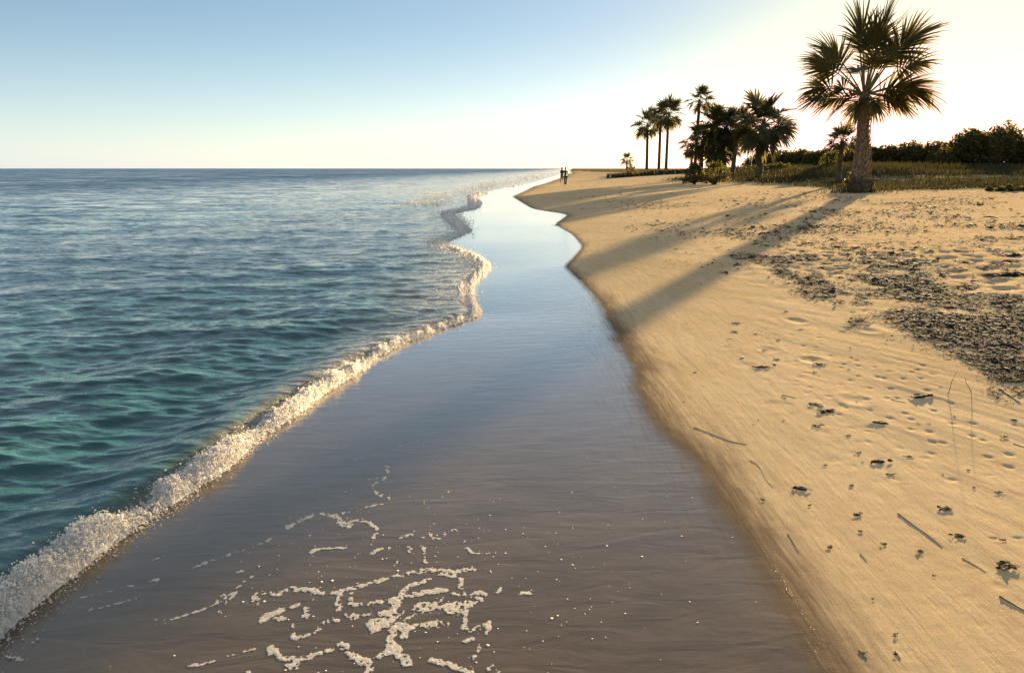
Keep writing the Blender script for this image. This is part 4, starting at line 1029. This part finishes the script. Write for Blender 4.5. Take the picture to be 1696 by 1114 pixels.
k = (vg > -1.2) & (x / y > .265) & (fbm(x * .22, y * .22, 3, 95) > .0) & ((vg < 3.5) | (np.abs(y - 59.5) < 4) | (rng.random(n) < .12)); x, y = x[k], y[k]
grass_obj('dry_grass', x, y, rng.uniform(.15, .5, len(x)), np.clip(y / 1400, .02, .06), M_dgrass, 'straw coloured dry grass at the edge of the marsh and along its open track')
# dune scrub on the far point
n = 16000; y = rng.uniform(113, 150, n); x = y * rng.uniform(.128, .36, n); U_ = x - xf(y)
k = (sstep(2, 8, U_) > rng.random(n)) & (fbm(x * .2, y * .2, 2, 96) > -.25); x, y = x[k], y[k]
grass_obj('dune_scrub', x, y, rng.uniform(.2, .55, len(x)), np.full(len(x), .12), M_scrub, 'low dark scrub growing along the far dune under the three slender palms', .5)
# tufts round the foot of the palms
xs = []; ys = []
for px, py, m, s in ((1150, 297, 900, 1.4), (1185, 298, 1200, 1.6), (1215, 298, 500, 1.0), (1256, 300, 300, .8), (1425, 319, 380, .9), (1388, 304, 300, .7), (1072, 282, 300, 2), (1100, 282, 300, 2)):
    a0, b0, _ = hit1(px, py); xs.append(a0 + rng.normal(0, s, m)); ys.append(b0 + .3 + rng.normal(0, s * .6, m))
x = np.concatenate(xs); y = np.concatenate(ys)
grass_obj('palm_foot_grass', x, y, rng.uniform(.15, .55, len(x)), np.full(len(x), .035), M_grass, 'short tufts of grass and fallen leaf bits round the feet of the palms', .7)

# ------------------------------------------------------------------ two walkers
def skinned(name, nodes, edges, mat, parent, loc=None, root=0, sub=2):
    me = bpy.data.meshes.new(name); me.from_pydata([n[0] for n in nodes], edges, []); me.update()
    o = bpy.data.objects.new(name, me); COL.objects.link(o); o.parent = parent
    md = o.modifiers.new('skin', 'SKIN'); md.use_smooth_shade = True
    sv = me.skin_vertices[0].data
    for i, nd in enumerate(nodes):
        r = nd[1]; sv[i].radius = (r, r) if not isinstance(r, tuple) else r; sv[i].use_root = (i == root)
    if sub: s = o.modifiers.new('sub', 'SUBSURF'); s.levels = sub; s.render_levels = sub
    me.materials.append(mat); return o
def person(px, py, hgt, label, shirt, pants_m, step, seed, facing=1, shorts=False, arm_up=False):
    x, y, z = hit1(px, py); k = hgt / 1.75
    root = empty('person', (x, y, z), label, 'person', 'two people walking on the beach'); root.scale = (k, k, k); root.rotation_euler = (0, 0, facing)
    s = step
    H = [((0, 0, .94), .115), ((0, .01, 1.10), .105), ((0, .01, 1.28), .125), ((0, 0, 1.42), .085), ((0, -.01, 1.50), .052), ((0, -.02, 1.58), .078), ((0, -.015, 1.67), .085), ((0, -.01, 1.735), .055)]
    body = list(H); E = [(i, i + 1) for i in range(7)]
    def limb(frm, pts):
        p = frm
        for q in pts: body.append(q); E.append((p, len(body) - 1)); p = len(body) - 1
        return p
    for sg, st in ((1, s), (-1, -s)):
        kn = (sg * .10, -.04 - st * .5, .50 if st > 0 else .51); an = (sg * .09, -st * (1.0 if st > 0 else 1.35), .085 if st > 0 else .12)
        limb(0, [((sg * .095, -.01, .88), .095), (kn, .060), ((kn[0], (kn[1] + an[1]) / 2 + .02, .32), .054), (an, .036), ((an[0] * 1.05, an[1] - .13, .035), .032), ((an[0] * 1.05, an[1] - .20, .028), .022)])
        if arm_up and sg > 0: pts = [((sg * .18, 0, 1.40), .056), ((sg * .30, -.08, 1.22), .042), ((sg * .20, -.26, 1.38), .033)]
        else: pts = [((sg * .18, 0, 1.40), .056), ((sg * .225, st * .35, 1.14), .042), ((sg * .215, st * .75 - .08, .92), .031)]
        w_ = limb(3, pts); hx, hy, hz = pts[-1][0]; pm = limb(w_, [((hx, hy - .03, hz - .07), .030)])
        for f in range(4): limb(pm, [((hx - sg * .02 + sg * 0, hy - .055 + f * .019, hz - .12), .009), ((hx - sg * .025, hy - .05 + f * .019, hz - .155 + (.01 if f in (0, 3) else 0)), .008)])
        limb(w_, [((hx - sg * .01, hy - .065, hz - .06), .010), ((hx - sg * .015, hy - .075, hz - .095), .008)])
    # nose and ears
    body.append(((0, -.115, 1.625), .012)); E.append((6, len(body) - 1))
    for sg in (1, -1): body.append(((sg * .088, 0, 1.63), .014)); E.append((6, len(body) - 1))
    skinned('body', body, E, M_skin, root)
    sh = [((0, 0, .90), .135), ((0, .01, 1.10), .122), ((0, .01, 1.28), .142), ((0, 0, 1.42), .095)]; se = [(0, 1), (1, 2), (2, 3)]
    for sg, st in ((1, s), (-1, -s)):
        sh.append(((sg * .18, 0, 1.40), .070)); se.append((3, len(sh) - 1))
        sh.append(((sg * .215, st * .2 if not (arm_up and sg > 0) else -.03, 1.24), .060)); se.append((len(sh) - 2, len(sh) - 1))
    skinned('shirt', sh, se, shirt, root)
    pn = [((0, 0, .95), .128)]; pe = []
    for sg, st in ((1, s), (-1, -s)):
        kn = (sg * .10, -.04 - st * .5, .50); an = (sg * .09, -st * (1.0 if st > 0 else 1.35), .12)
        pn.append(((sg * .095, -.01, .87), .108)); pe.append((0, len(pn) - 1)); pn.append((kn, .078)); pe.append((len(pn) - 2, len(pn) - 1))
        if not shorts: pn.append(((an[0], an[1], an[2] + .02), .058)); pe.append((len(pn) - 2, len(pn) - 1))
    skinned('shorts' if shorts else 'trousers', pn, pe, pants_m, root)
    skinned('hair', [((0, .03, 1.60), .075), ((0, .015, 1.68), .092), ((0, 0, 1.745), .062)], [(0, 1), (1, 2)], M_hair, root, root=1)
    return root
person(930.5, 303.5, 1.90, 'person farther from the camera in dark green top and shorts, left of the two walkers', M_shirt2, M_shirt, .14, 1, .5, True, True)
person(936.5, 308, 1.82, 'person in black top and dark trousers, right of the two walkers on the sand', M_shirt, M_pants, .17, 2, -.3)
print('done')
